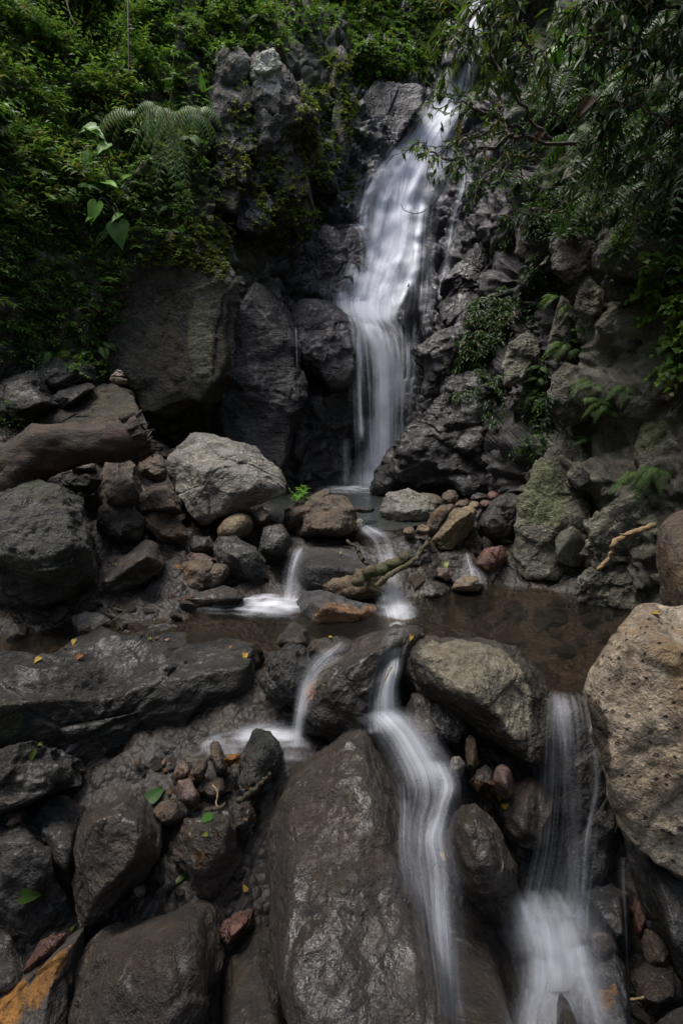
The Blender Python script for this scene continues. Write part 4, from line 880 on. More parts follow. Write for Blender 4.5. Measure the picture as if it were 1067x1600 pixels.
O('layered ledges at the water', 4.35, [(900, 955), (905, 870), (930, 810), (990, 790), (1050, 800), (1060, 900), (1020, 965), (950, 965)], 'cliff_r', amp=.16, lean=.1, bulge=.1, facets=1.2, strata=1.6, thick=.5)
O('dark round knob set in the pale wall', 4.72, [(890, 750), (895, 735), (910, 728), (922, 740), (920, 758), (902, 765)], 'dark', p=10, amp=.12)
O('square dark block under the boulders', 5.4, [(860, 430), (865, 380), (900, 360), (930, 380), (925, 425), (890, 445)], 'cliff_l', amp=.12)
O('mossy block at the top of the right wall', 6.6, [(805, 400), (808, 350), (835, 325), (862, 345), (858, 400), (830, 420)], 'cliff_l', amp=.14)
O('shadowed block in the right wall', 4.8, [(1000, 610), (1005, 560), (1040, 545), (1090, 560), (1090, 620), (1040, 640)], 'cliff_l', amp=.14)

# ---- rubble that fills the gaps: six kinds of small stone copied over the bed
ROCK_BVH = BVHTree.FromPolygons(np.concatenate([v for v, f in ROCKS]).tolist(), np.concatenate([f + s for (v, f), s in zip(ROCKS, np.cumsum([0] + [len(v) for v, _ in ROCKS[:-1]]))]).tolist())
GROUND_BVH = BVHTree.FromPolygons(GV.reshape(len(gy), len(gx), 3)[::1, ::1].reshape(-1, 3).tolist(), grid_faces(len(gy), len(gx))[:, ::-1].tolist())
def hit(px, py, rocks=True, wall=True):
    r = ray(px, py); d = Vector(r / np.linalg.norm(r)); o = Vector(CAMV); best = None
    for b in ([ROCK_BVH] if rocks else []) + [GROUND_BVH] + ([CLIFF_BVH] if wall else []):
        h = b.ray_cast(o, d)
        if h[0] is not None and (best is None or h[3] < best[2]): best = (np.array(h[0]), np.array(h[1]), h[3])
    if best is None: return np.array(at(px, py, 9.0)), np.array([0, -1., 0])
    n = best[1]; n = -n if n @ r > 0 else n
    return best[0], n
def drop_z(x, y, top=8.0, rocks=True):
    best = -9
    for b in ([ROCK_BVH] if rocks else []) + [GROUND_BVH]:
        h = b.ray_cast(Vector((x, y, top)), Vector((0, 0, -1)))
        if h[0] is not None: best = max(best, h[0].z)
    return best
protos = []
for k, (m_, lab) in enumerate((('dark', 'small dark stone in the rubble between the boulders'), ('dry_brown', 'small brown stone in the rubble between the boulders'), ('wet_slab', 'small wet brown stone in the rubble between the boulders'), ('grey', 'small grey stone in the rubble between the boulders'), ('pink', 'small pinkish stone in the rubble between the boulders'), ('dark_brown', 'small blackish brown stone in the rubble between the boulders'))):
    rg = np.random.default_rng(70 + k)
    P = rg.normal(size=(14, 3)); P /= np.linalg.norm(P, axis=1)[:, None]; P *= np.array([1, .8, .55]) * (.8 + .4 * rg.random((14, 1)))
    V, F, g = stone_shape(P, np.zeros(3), 4, 18, .12, 70 + k)
    protos.append((mesh_data('rubble_stone', V, [F], M[m_], {'patch': np.zeros(len(V))}), lab))
def rubble(x, y, r, kind=None, sink=.3, z=None):
    k = rng.integers(len(protos)) if kind is None else kind
    me, lab = protos[k]
    o = bpy.data.objects.new('rubble_stone', me); COL.objects.link(o)
    zz = float(gz_at(x, y)[0]) if z is None else z
    o.location = (x, y, zz + r * (.5 - sink)); o.rotation_euler = (rng.normal() * .5, rng.normal() * .5, rng.random() * 6.3)
    s = r * (.8 + .4 * rng.random(3)); o.scale = s
    set_tags(o, lab, 'stone', 'rubble stones of one colour' if False else 'small stones in the rubble')
    return o
zones = [  # polygon (picture), count, radius range, kinds
    ([(150, 700), (260, 690), (340, 850), (440, 870), (400, 930), (250, 900), (160, 860)], 38, (.04, .11), (0, 1, 2, 5, 3)),
    ([(0, 720), (110, 720), (160, 770), (60, 770), (0, 790)], 14, (.05, .11), (0, 3, 1)),
    ([(230, 660), (340, 660), (340, 700), (240, 730)], 10, (.06, .14), (0, 5, 2)),
    ([(680, 760), (800, 755), (790, 800), (690, 800)], 26, (.04, .09), (0, 1, 3, 4)),
    ([(600, 820), (800, 830), (790, 930), (640, 930)], 24, (.04, .10), (0, 2, 5, 1)),
    ([(200, 1180), (400, 1150), (400, 1400), (250, 1420), (220, 1300)], 38, (.02, .055), (0, 1, 2, 4, 5)),
    ([(620, 1150), (800, 1180), (800, 1300), (680, 1280)], 30, (.02, .055), (0, 2, 5, 1)),
    ([(900, 1380), (1060, 1380), (1060, 1600), (930, 1600)], 30, (.03, .07), (0, 2, 5, 1)),
    ([(0, 1000), (100, 950), (280, 930), (300, 960), (100, 1020)], 22, (.03, .08), (1, 2, 5)),
    ([(640, 940), (900, 950), (980, 980), (860, 1060), (700, 990)], 24, (.05, .13), (2, 5, 0)),
    ([(0, 1240), (120, 1250), (100, 1560), (0, 1560)], 26, (.03, .07), (0, 5, 2, 1)),
    ([(-10, 560), (180, 560), (180, 640), (-10, 660)], 14, (.06, .14), (0, 3, 1))]
def in_poly(x, y, P):
    c = False; n = len(P)
    for i in range(n):
        (a, b), (d, e) = P[i], P[(i + 1) % n]
        if (b > y) != (e > y) and x < (d - a) * (y - b) / (e - b) + a: c = not c
    return c
def rand_in(P):
    xs = [p[0] for p in P]; ys = [p[1] for p in P]
    while True:
        x, y = rng.uniform(min(xs), max(xs)), rng.uniform(min(ys), max(ys))
        if in_poly(x, y, P): return x, y
for P, n, (r0, r1), kinds in zones:
    for _ in range(n):
        px, py = rand_in(P)
        h, nn = hit(px, py, rocks=False, wall=False)
        rubble(h[0], h[1], rng.uniform(r0, r1), kinds[rng.integers(len(kinds))], z=h[2])
# ------------------------------------------------------------------ falling and running water
def smooth2(a, k):
    for _ in range(k):
        b = np.pad(a, ((1, 1), (1, 1)), mode='edge')
        a = (b[1:-1, 1:-1] * 2 + b[:-2, 1:-1] + b[2:, 1:-1] + b[1:-1, :-2] + b[1:-1, 2:]) / 6
    return a
def ribbon(name, rows, mat, parent, off=.07, nu=22, nv=70, edge=.42, bulge=.04, wob=.02, sm=3, drape=0, seed=0, fin=.06, fout=.05):
    """a sheet of water: rows are (left x, y, right x, y, depth left, depth right, amount); depth None lies on the rock"""
    R0 = np.array([[np.nan if q is None else q for q in r] for r in rows], float)
    t = np.linspace(0, len(R0) - 1, nv)
    L = spline(R0[:, 0:2], nv); Rr = spline(R0[:, 2:4], nv)
    dn = np.interp(t, np.arange(len(R0)), R0[:, 6])
    yl = spline(R0[:, 4:5], nv)[:, 0]; yr = spline(R0[:, 5:6], nv)[:, 0]
    s = np.linspace(0, 1, nu)
    PX = L[:, None, 0] * (1 - s) + Rr[:, None, 0] * s; PY = L[:, None, 1] * (1 - s) + Rr[:, None, 1] * s
    D = yl[:, None] * (1 - s) + yr[:, None] * s
    if np.isnan(D).any():
        C = np.zeros_like(D)
        for i in range(nv):
            for j in range(nu):
                h, n = cliff_hit(PX[i, j], PY[i, j]); C[i, j] = h[1] if h is not None else 9
        # follow the near side of the relief
        C = smooth2(C, sm)
        D = np.where(np.isnan(D), C - off, D)
        D = smooth2(D, 2)
    D = D - bulge * np.sin(np.pi * s)[None]
    if drape:                       # never below the stone it runs over
        for i in range(nv):
            for j in range(nu):
                r = ray(PX[i, j], PY[i, j]); h = ROCK_BVH.ray_cast(Vector(CAMV), Vector(r / np.linalg.norm(r)))
                if h[0] is not None: D[i, j] = min(D[i, j], h[0].y - drape)
        D = smooth2(D, 3)
    V = at(PX.ravel(), PY.ravel(), D.ravel())
    V = V + np.stack([0 * V[:, 0], -np.abs(fbm(V * [5, 5, 1.6] + seed, 3)), 0 * V[:, 0]], -1) * wob
    G = V.reshape(nv, nu, 3)
    wdt = np.linalg.norm(G[:, -1] - G[:, 0], axis=1)
    ln = np.concatenate([[0], np.cumsum(np.linalg.norm(np.diff(G.mean(1), axis=0), axis=1))])
    uv = np.stack([(s[None] - .5) * (wdt * .5 + wdt.mean() * .5)[:, None], np.repeat(ln[:, None], nu, 1)], -1).reshape(-1, 2)
    e = sstep(0, edge, s) * sstep(1, 1 - edge, s)
    de = dn[:, None] * (.45 + .55 * e[None])
    so = np.sin(np.pi * s)[None] ** (2.2 * edge + .35) * np.ones((nv, 1))
    endf = sstep(-.01, fin, np.linspace(0, 1, nv)) * sstep(1.0, 1 - fout, np.linspace(0, 1, nv))
    so = so * (.05 + .95 * endf[:, None]) * np.clip(1 + .5 * fbm(V * [4, 4, 2] + seed, 3).reshape(nv, nu), .3, 1.3)
    return mesh_obj(name, V, [grid_faces(nv, nu)], mat, {'dens': de.ravel(), 'soft': np.clip(so, 0, 1).ravel()}, uv, parent, V.mean(0))
N_ = None
wf = empty('waterfall', at(590, 755, 8.85))
set_tags(wf, 'tall silky white waterfall sliding down black rock into the pool', 'waterfall', None, 'structure')
ribbon('fall_sheet', [(740, -50, 787, -50, N_, N_, .7), (710, 40, 764, 40, N_, N_, .75), (690, 100, 752, 100, N_, N_, .75), (661, 160, 738, 160, N_, N_, .8), (614, 215, 722, 215, N_, N_, .95), (572, 262, 704, 262, N_, N_, 1.0), (551, 310, 689, 310, N_, N_, .9), (546, 350, 678, 350, N_, N_, 1.0), (528, 400, 682, 400, N_, N_, .9), (511, 440, 679, 440, N_, N_, 1.0), (504, 470, 676, 480, N_, N_, 1.0), (525, 494, 647, 516, 8.75, 8.85, 1.0)], M['fall_full'], wf, off=.10, nu=30, nv=150, sm=4, seed=1)
ribbon('fall_sheet', [(658, 180, 717, 180, N_, N_, .7), (619, 225, 693, 225, N_, N_, 1.0), (589, 265, 671, 265, N_, N_, .85), (586, 310, 657, 310, N_, N_, .7), (583, 355, 642, 360, N_, N_, .8), (553, 400, 632, 420, N_, N_, .75), (541, 440, 617, 460, N_, N_, .9), (539, 480, 606, 495, N_, N_, 1.0), (546, 500, 612, 515, 8.68, 8.75, 1.0)], M['fall_full'], wf, off=.16, nu=22, nv=110, sm=5, seed=5)
ribbon('fall_sheet', [(486, 440, 659, 462, 9.05, 9.3, .5), (506, 478, 636, 500, 8.72, 8.85, 1.0), (528, 505, 640, 518, 8.62, 8.7, .8), (531, 540, 653, 548, 8.5, 8.55, .62), (529, 600, 665, 605, 8.46, 8.5, .55), (534, 670, 662, 670, 8.45, 8.48, .55), (542, 730, 652, 730, 8.45, 8.46, .6), (545, 760, 645, 762, 8.45, 8.46, 1.0)], M['fall_full'], wf, nu=24, nv=90, bulge=.08, seed=8)
ribbon('fall_sheet', [(551, 500, 595, 506, 8.58, 8.62, 1.0), (567, 530, 611, 530, 8.42, 8.45, 1.0), (572, 580, 624, 580, 8.38, 8.4, .85), (575, 650, 623, 650, 8.38, 8.4, .8), (575, 720, 621, 720, 8.38, 8.4, .8), (573, 760, 619, 762, 8.38, 8.4, .95)], M['fall_full'], wf, nu=18, nv=80, bulge=.06, seed=11)
ribbon('side_veil', [(592, 505, 663, 500, 8.95, 9.0, .3), (604, 550, 658, 545, 8.75, 8.8, .42), (607, 590, 655, 585, 8.6, 8.65, .5), (595, 600, 657, 598, 8.5, 8.55, .75), (594, 650, 651, 650, 8.48, 8.5, .6), (591, 720, 637, 715, 8.46, 8.5, .55), (588, 760, 626, 760, 8.45, 8.5, .6)], M['veil'], wf, nu=18, nv=70, seed=13)
ribbon('side_veil', [(534, 490, 572, 500, 8.55, 8.6, .7), (541, 515, 579, 520, 8.3, 8.4, .6), (540, 560, 580, 560, 8.22, 8.3, .55), (541, 620, 580, 620, 8.25, 8.3, .5), (547, 680, 573, 680, 8.3, 8.35, .3)], M['veil'], wf, nu=16, nv=60, edge=.15, seed=17)
ribbon('side_veil', [(531, 685, 550, 685, 8.35, 8.35, .3), (532, 720, 549, 720, 8.3, 8.3, .42), (532, 757, 549, 757, 8.3, 8.3, .42)], M['veil'], wf, nu=6, nv=20, seed=19)
ribbon('side_veil', [(628, 480, 698, 470, N_, N_, .25), (635, 520, 681, 510, N_, N_, .4), (626, 560, 664, 560, N_, N_, .4), (616, 590, 648, 590, N_, N_, .3)], M['veil'], wf, off=.12, nu=14, nv=40, seed=23)
ribbon('side_veil', [(529, 352, 577, 346, N_, N_, .75), (553, 362, 579, 360, N_, N_, .75), (559, 400, 583, 400, N_, N_, .55), (556, 440, 577, 440, N_, N_, .4)], M['veil'], wf, off=.4, nu=10, nv=36, seed=29)
ribbon('side_veil', [(714, 240, 734, 240, N_, N_, .45), (713, 290, 741, 285, N_, N_, .55), (699, 340, 725, 335, N_, N_, .5), (691, 380, 719, 375, N_, N_, .5), (683, 420, 711, 420, N_, N_, .4), (673, 470, 703, 470, N_, N_, .3)], M['veil'], wf, off=.14, nu=12, nv=60, seed=31)
ribbon('side_veil', [(638, 230, 747, 215, N_, N_, .3), (647, 280, 720, 270, N_, N_, .38), (644, 330, 696, 325, N_, N_, .4), (646, 390, 684, 385, N_, N_, .4), (640, 450, 685, 450, N_, N_, .4), (635, 490, 681, 490, N_, N_, .3)], M['veil'], wf, off=.12, nu=18, nv=80, seed=37)
ribbon('side_veil', [(460, 512, 466, 512, 8.05, 8.05, .3), (462, 560, 468, 560, 7.7, 7.7, .26), (464, 640, 470, 640, 7.6, 7.6, .2)], M['veil'], wf, nu=5, nv=30, seed=39)

def flat_foam(name, pts, label, z, dens=.8, parent=None, edge=.6, flow=(0, 1), grid=26):
    """foam spread on a water surface inside a rough outline"""
    W = np.array([atz(np.float64(a), np.float64(b), z) for a, b in pts])
    c = W.mean(0)
    an = np.linspace(0, 2 * np.pi, 48, endpoint=False)
    wa = np.arctan2(W[:, 1] - c[1], W[:, 0] - c[0]); wr = np.hypot(W[:, 0] - c[0], W[:, 1] - c[1])
    o = np.argsort(wa); rr = np.interp(an, np.concatenate([wa[o] - 2 * np.pi, wa[o], wa[o] + 2 * np.pi]), np.tile(wr[o], 3))
    rr = np.interp(an, np.concatenate([wa[o] - 2 * np.pi, wa[o], wa[o] + 2 * np.pi]) % 1e9, np.tile(wr[o], 3))
    k = np.linspace(0, 1, 16)
    V = np.stack([c[0] + np.outer(k, rr * np.cos(an)), c[1] + np.outer(k, rr * np.sin(an)), np.full((16, 48), z)], -1).reshape(-1, 3)
    V[:, 2] += .006 + .02 * np.repeat(1 - k, 48) + .008 * fbm(V * 9, 2)
    i = np.arange(16 * 48).reshape(16, 48); j = np.roll(i, -1, 1)
    F = np.stack([i[:-1], j[:-1], j[1:], i[1:]], -1).reshape(-1, 4)[:, ::-1]
    de = np.repeat(dens * (1 - k) ** .9, 48) * np.clip(1 + .9 * fbm(V * 6 + 3, 3), .2, 1.6) * np.repeat(sstep(1, .8, k), 48)
    uv = V[:, :2] - c[:2]
    f = np.array(flow, float); f /= np.linalg.norm(f); uv = np.stack([uv @ np.array([f[1], -f[0]]), uv @ f], -1)
    ob = mesh_obj(name, V, [F], M['foam'], {'dens': de, 'soft': np.repeat(sstep(1, .55, k), 48)}, uv, parent, c)
    return ob
ribbon('mist_sheet', [(564, 225, 756, 220, N_, N_, .2), (517, 310, 728, 310, N_, N_, .36), (502, 400, 713, 400, N_, N_, .36), (488, 470, 704, 480, N_, N_, .4), (506, 520, 679, 520, 8.5, 8.7, .36), (523, 600, 677, 600, 8.3, 8.4, .36), (524, 700, 668, 700, 8.25, 8.35, .4), (500, 762, 680, 762, 8.15, 8.25, .5)], M['mist'], wf, off=.3, nu=24, nv=80, seed=91, edge=.5)
ribbon('strand', [(638, 225, 658, 225, N_, N_, .85), (593, 300, 619, 300, N_, N_, .85), (578, 360, 602, 360, N_, N_, .85), (557, 430, 587, 430, N_, N_, .85), (544, 484, 576, 484, 8.55, 8.55, .85)], M['fall_full'], wf, off=.22, nu=10, nv=70, seed=200, edge=.5, fin=.2, fout=.2)
ribbon('strand', [(666, 225, 686, 225, N_, N_, .85), (627, 310, 653, 310, N_, N_, .85), (616, 380, 644, 380, N_, N_, .85), (587, 450, 619, 450, N_, N_, .85), (568, 504, 604, 504, 8.55, 8.55, .85)], M['fall_full'], wf, off=.22, nu=10, nv=70, seed=201, edge=.5, fin=.2, fout=.2)
ribbon('strand', [(652, 296, 672, 296, N_, N_, .85), (641, 370, 663, 370, N_, N_, .85), (632, 430, 656, 430, N_, N_, .85), (602, 496, 630, 496, 8.55, 8.55, .85)], M['fall_full'], wf, off=.22, nu=10, nv=70, seed=202, edge=.5, fin=.2, fout=.2)
ribbon('strand', [(588, 262, 612, 262, N_, N_, .85), (559, 320, 585, 320, N_, N_, .85), (555, 360, 577, 360, N_, N_, .85)], M['fall_full'], wf, off=.22, nu=10, nv=70, seed=203, edge=.5, fin=.2, fout=.2)
ribbon('strand', [(550, 505, 570, 505, 8.15, 8.15, .85), (553, 560, 571, 560, 8.15, 8.15, .85), (555, 640, 573, 640, 8.15, 8.15, .85), (559, 690, 573, 690, 8.15, 8.15, .85)], M['fall_full'], wf, off=.22, nu=10, nv=70, seed=204, edge=.5, fin=.2, fout=.2)
ribbon('strand', [(559, 500, 591, 500, 8.3, 8.3, .85), (578, 540, 614, 540, 8.3, 8.3, .85), (584, 600, 620, 600, 8.3, 8.3, .85), (584, 680, 620, 680, 8.3, 8.3, .85), (582, 760, 618, 760, 8.3, 8.3, .85)], M['fall_full'], wf, off=.22, nu=10, nv=70, seed=205, edge=.5, fin=.2, fout=.2)
ribbon('splash_sheet', [(515, 470, 610, 478, 8.75, 8.95, .5), (520, 488, 625, 505, 8.55, 8.65, .9), (530, 520, 630, 530, 8.45, 8.5, .5)], M['mist'], wf, nu=18, nv=20, seed=93, edge=.5, fin=.4, fout=.5)
ribbon('splash_sheet', [(530, 725, 660, 725, 8.2, 8.25, .4), (520, 748, 668, 748, 8.1, 8.15, .8), (515, 765, 675, 765, 8.05, 8.1, .9)], M['mist'], wf, nu=18, nv=20, seed=95, edge=.5, fin=.5, fout=.1)
flat_foam('foam', [(530, 762), (545, 750), (645, 750), (650, 768), (600, 784), (510, 778), (465, 766), (490, 755)], '', .405, .95, wf, flow=(1, -.3))

def run(label, *ribs, loc=None):
    e = empty('cascade_water', loc); set_tags(e, label, 'cascade', None, 'structure')
    return e
c1 = run('small white side cascade into the left of the pool', loc=at(450, 930, 4.55))
ribbon('cascade_sheet', [(464, 850, 484, 857, 4.8, 4.75, .35), (453, 860, 481, 867, 4.62, 4.56, .62), (442, 885, 480, 892, 4.55, 4.5, .6), (430, 920, 486, 925, 4.52, 4.45, .62), (411, 948, 493, 952, 4.42, 4.36, .7)], M['near_veil'], c1, nu=18, nv=40, seed=41, edge=.5)
ribbon('cascade_sheet', [(465, 855, 477, 858, 4.66, 4.65, .5), (452, 880, 470, 882, 4.5, 4.48, .6), (436, 925, 470, 928, 4.44, 4.42, .7), (422, 948, 476, 952, 4.36, 4.34, .8)], M['near'], c1, nu=10, nv=30, seed=43, edge=.5)
flat_foam('foam', [(488, 918), (492, 950), (455, 978), (415, 982), (380, 962), (335, 950), (362, 928), (410, 914)], '', .004, 1.1, c1, flow=(-1, .25))
flat_foam('foam', [(420, 925), (425, 950), (370, 952), (300, 955), (270, 948), (330, 936), (370, 922)], '', .005, .55, c1, flow=(-1, .1))
c2 = run('main stream run sliding between stones into the pool', loc=at(610, 930, 4.4))
ribbon('cascade_sheet', [(552, 818, 578, 820, 5.25, 5.25, .5), (557, 832, 605, 828, 5.1, 5.1, .7), (562, 845, 633, 838, 4.95, 5.0, .4), (573, 862, 635, 858, 4.7, 4.72, .4), (585, 880, 630, 880, 4.52, 4.55, .65), (587, 905, 633, 905, 4.4, 4.42, .7), (581, 935, 647, 930, 4.3, 4.3, .95), (584, 960, 660, 955, 4.1, 4.12, .9), (592, 985, 663, 972, 3.85, 3.95, .55)], M['near'], c2, nu=20, nv=80, seed=47, wob=.03, drape=.015)
ribbon('cascade_sheet', [(461, 858, 527, 852, 4.72, 4.78, .12), (487, 862, 603, 850, 4.6, 4.8, .22), (554, 876, 606, 868, 4.5, 4.62, .3)], M['near_veil'], c2, nu=20, nv=30, seed=49)
flat_foam('foam', [(590, 940), (620, 925), (650, 945), (662, 972), (620, 985), (590, 970)], '', .03, .75, c2, flow=(.2, -1))
c3 = run('thin white rill past the red stone into the pool', loc=at(720, 900, 4.7))
ribbon('cascade_sheet', [(718, 862, 737, 864, 4.95, 4.95, .3), (719, 880, 745, 882, 4.82, 4.82, .45), (700, 896, 773, 900, 4.7, 4.7, .5), (690, 908, 786, 915, 4.55, 4.55, .5)], M['near_veil'], c3, nu=14, nv=30, seed=51)
c4 = run('left of the twin cascades over the stone step', loc=at(460, 1160, 2.9))
ribbon('cascade_sheet', [(527, 998, 551, 1005, 3.3, 3.3, .3), (493, 1012, 540, 1030, 3.15, 3.12, .55), (474, 1030, 514, 1055, 3.0, 2.98, .6), (462, 1060, 498, 1080, 2.9, 2.85, .62), (457, 1100, 487, 1110, 2.8, 2.76, .8), (452, 1140, 481, 1142, 2.76, 2.72, .8), (446, 1168, 486, 1168, 2.72, 2.7, .9)], M['near'], c4, nu=18, nv=70, seed=53, drape=.02)
flat_foam('foam', [(505, 1128), (505, 1165), (470, 1190), (420, 1192), (370, 1180), (330, 1178), (370, 1150), (430, 1125)], '', -.26, 1.1, c4, flow=(-1, -.1))
flat_foam('foam', [(420, 1135), (410, 1170), (350, 1185), (290, 1185), (300, 1165), (360, 1145)], '', -.27, .6, c4, flow=(-1, -.2))
flat_foam('foam', [(470, 1140), (500, 1128), (560, 1128), (560, 1150), (510, 1165), (475, 1165)], '', -.22, .7, c4, flow=(1, 0))
c5 = run('main lower cascade bending round the long wet boulder', loc=at(690, 1400, 2.0))
ribbon('cascade_sheet', [(591, 985, 657, 972, 3.5, 3.62, .45), (583, 1010, 647, 1000, 3.2, 3.3, .3), (571, 1050, 637, 1040, 2.85, 2.9, .4), (560, 1100, 630, 1090, 2.75, 2.78, .5), (554, 1150, 650, 1140, 2.68, 2.68, .7)], M['near_veil'], c5, nu=20, nv=60, seed=59, drape=.02)
ribbon('cascade_sheet', [(600, 1015, 638, 1008, 3.1, 3.15, .5), (596, 1045, 632, 1040, 2.82, 2.84, .8), (586, 1085, 626, 1080, 2.7, 2.72, .85), (575, 1140, 637, 1130, 2.64, 2.66, 1.0)], M['near'], c5, nu=14, nv=50, seed=61, drape=.03)
ribbon('cascade_sheet', [(550, 1118, 642, 1100, 2.66, 2.68, .9), (573, 1145, 680, 1135, 2.56, 2.58, .85), (592, 1178, 704, 1168, 2.46, 2.5, .85), (605, 1212, 727, 1203, 2.36, 2.42, .8), (611, 1245, 733, 1240, 2.26, 2.3, .5), (601, 1285, 726, 1278, 2.14, 2.16, .5), (593, 1325, 727, 1318, 2.04, 2.06, .42), (594, 1375, 738, 1368, 1.94, 1.95, .5), (603, 1420, 743, 1420, 1.84, 1.84, .42), (611, 1480, 750, 1480, 1.74, 1.74, .36), (619, 1560, 764, 1560, 1.62, 1.62, .3), (623, 1690, 777, 1690, 1.45, 1.45, .25)], M['near'], c5, nu=28, nv=130, seed=67, wob=.03, drape=.02, edge=.45)
ribbon('cascade_sheet', [(654, 1190, 710, 1185, 2.38, 2.4, .5), (677, 1225, 721, 1225, 2.26, 2.28, .85), (667, 1265, 713, 1262, 2.12, 2.14, .5), (645, 1310, 711, 1310, 1.98, 2.0, .7), (650, 1360, 722, 1355, 1.9, 1.9, .5), (657, 1420, 719, 1420, 1.8, 1.8, .7), (660, 1500, 730, 1500, 1.67, 1.67, .5), (668, 1600, 740, 1600, 1.54, 1.54, .3)], M['near_veil'], c5, nu=16, nv=90, seed=71, drape=.04, edge=.45)
ribbon('cascade_sheet', [(614, 1220, 654, 1222, 2.3, 2.3, .3), (621, 1262, 649, 1262, 2.18, 2.18, .65), (619, 1320, 649, 1320, 2.0, 2.0, .5), (626, 1400, 660, 1400, 1.84, 1.84, .25)], M['near_veil'], c5, nu=8, nv=40, seed=73, drape=.035, edge=.45)
c6 = run('thin right-hand fall dropping into a foaming chute', loc=at(870, 1450, 2.1))
ribbon('cascade_sheet', [(848, 1074, 922, 1086, 2.78, 2.78, .35), (839, 1100, 943, 1105, 2.55, 2.55, .42), (825, 1160, 963, 1160, 2.4, 2.42, .3), (812, 1240, 976, 1240, 2.32, 2.35, .27), (796, 1330, 978, 1330, 2.26, 2.28, .3), (774, 1400, 977, 1400, 2.22, 2.24, .42), (762, 1470, 973, 1470, 2.12, 2.14, .55)], M['near_veil'], c6, nu=30, nv=100, edge=.35, seed=73)
ribbon('cascade_sheet', [(857, 1080, 887, 1088, 2.7, 2.7, .5), (860, 1110, 900, 1112, 2.48, 2.48, .6), (865, 1170, 909, 1170, 2.36, 2.36, .42), (871, 1260, 919, 1260, 2.28, 2.28, .38), (874, 1350, 928, 1350, 2.2, 2.2, .42), (871, 1450, 933, 1450, 2.1, 2.1, .6)], M['near_veil'], c6, nu=12, nv=70, edge=.5, seed=79)
ribbon('cascade_sheet', [(902, 1110, 934, 1108, 2.5, 2.5, .25), (915, 1180, 945, 1178, 2.36, 2.36, .3), (919, 1240, 943, 1238, 2.3, 2.3, .45), (905, 1310, 929, 1308, 2.24, 2.24, .4), (897, 1400, 923, 1400, 2.16, 2.16, .4)], M['near_veil'], c6, nu=8, nv=60, edge=.5, seed=81)
ribbon('cascade_sheet', [(763, 1385, 917, 1380, 2.2, 2.22, .35), (763, 1430, 956, 1425, 2.1, 2.14, .6), (775, 1480, 966, 1480, 2.02, 2.05, .75), (786, 1520, 968, 1510, 1.95, 2.0, .8), (776, 1560, 977, 1540, 1.86, 1.95, .7), (761, 1620, 993, 1600, 1.76, 1.85, .65), (751, 1690, 1014, 1680, 1.68, 1.75, .65)], M['foam'], c6, nu=28, nv=70, seed=83, wob=.08, bulge=.08, edge=.5)
ribbon('cascade_sheet', [(782, 1400, 858, 1410, 2.1, 2.12, .45), (785, 1470, 903, 1470, 1.98, 2.02, .7), (802, 1530, 890, 1520, 1.9, 1.94, .8), (785, 1590, 883, 1590, 1.78, 1.82, .75), (775, 1690, 879, 1690, 1.66, 1.7, .8)], M['near'], c6, nu=20, nv=50, seed=89, wob=.06, edge=.5)
ribbon('cascade_sheet', [(873, 1480, 937, 1470, 1.98, 2.0, .5), (876, 1520, 948, 1510, 1.9, 1.95, .7), (892, 1570, 963, 1555, 1.82, 1.88, .6), (907, 1630, 983, 1610, 1.72, 1.78, .6), (921, 1700, 1004, 1690, 1.64, 1.7, .5)], M['near'], c6, nu=14, nv=40, seed=97, wob=.05, edge=.5)
ribbon('cascade_sheet', [(958, 1340, 994, 1335, 2.3, 2.3, .35), (962, 1380, 991, 1376, 2.26, 2.26, .35), (970, 1440, 987, 1438, 2.2, 2.2, .3), (975, 1520, 987, 1520, 2.1, 2.1, .22), (979, 1600, 989, 1600, 2.0, 2.0, .15)], M['near_veil'], c6, nu=8, nv=40, edge=.5, seed=101)
# ------------------------------------------------------------------ plants
def leaves_geo(pos, dirv, nrm, ln, wd, fold=.25, droop=.15):
    """many leaves at once: six-point blades folded along the midrib"""
    n = len(pos); d = dirv / (np.linalg.norm(dirv, axis=1)[:, None] + 1e-9)
    s = np.cross(d, nrm); s /= np.linalg.norm(s, axis=1)[:, None] + 1e-9
    u = np.cross(s, d)
    ln = np.broadcast_to(ln, n)[:, None]; wd = np.broadcast_to(wd, n)[:, None]
    b = pos; m = pos + d * ln * .45 - u * ln * droop * .15; t = pos + d * ln - u * ln * droop
    l1 = pos + d * ln * .38 + s * wd * .5 + u * wd * fold; r1 = pos + d * ln * .38 - s * wd * .5 + u * wd * fold
    V = np.stack([b, l1, t, r1, m], 1).reshape(-1, 3)
    k = np.arange(n)[:, None] * 5
    T = np.concatenate([k + np.array([[0, 4, 1]]), k + np.array([[1, 4, 2]]), k + np.array([[2, 4, 3]]), k + np.array([[3, 4, 0]])])
    return V, T
def unit(v): return v / (np.linalg.norm(v, axis=-1, keepdims=True) + 1e-9)
UP = np.array([0, 0, 1.0])

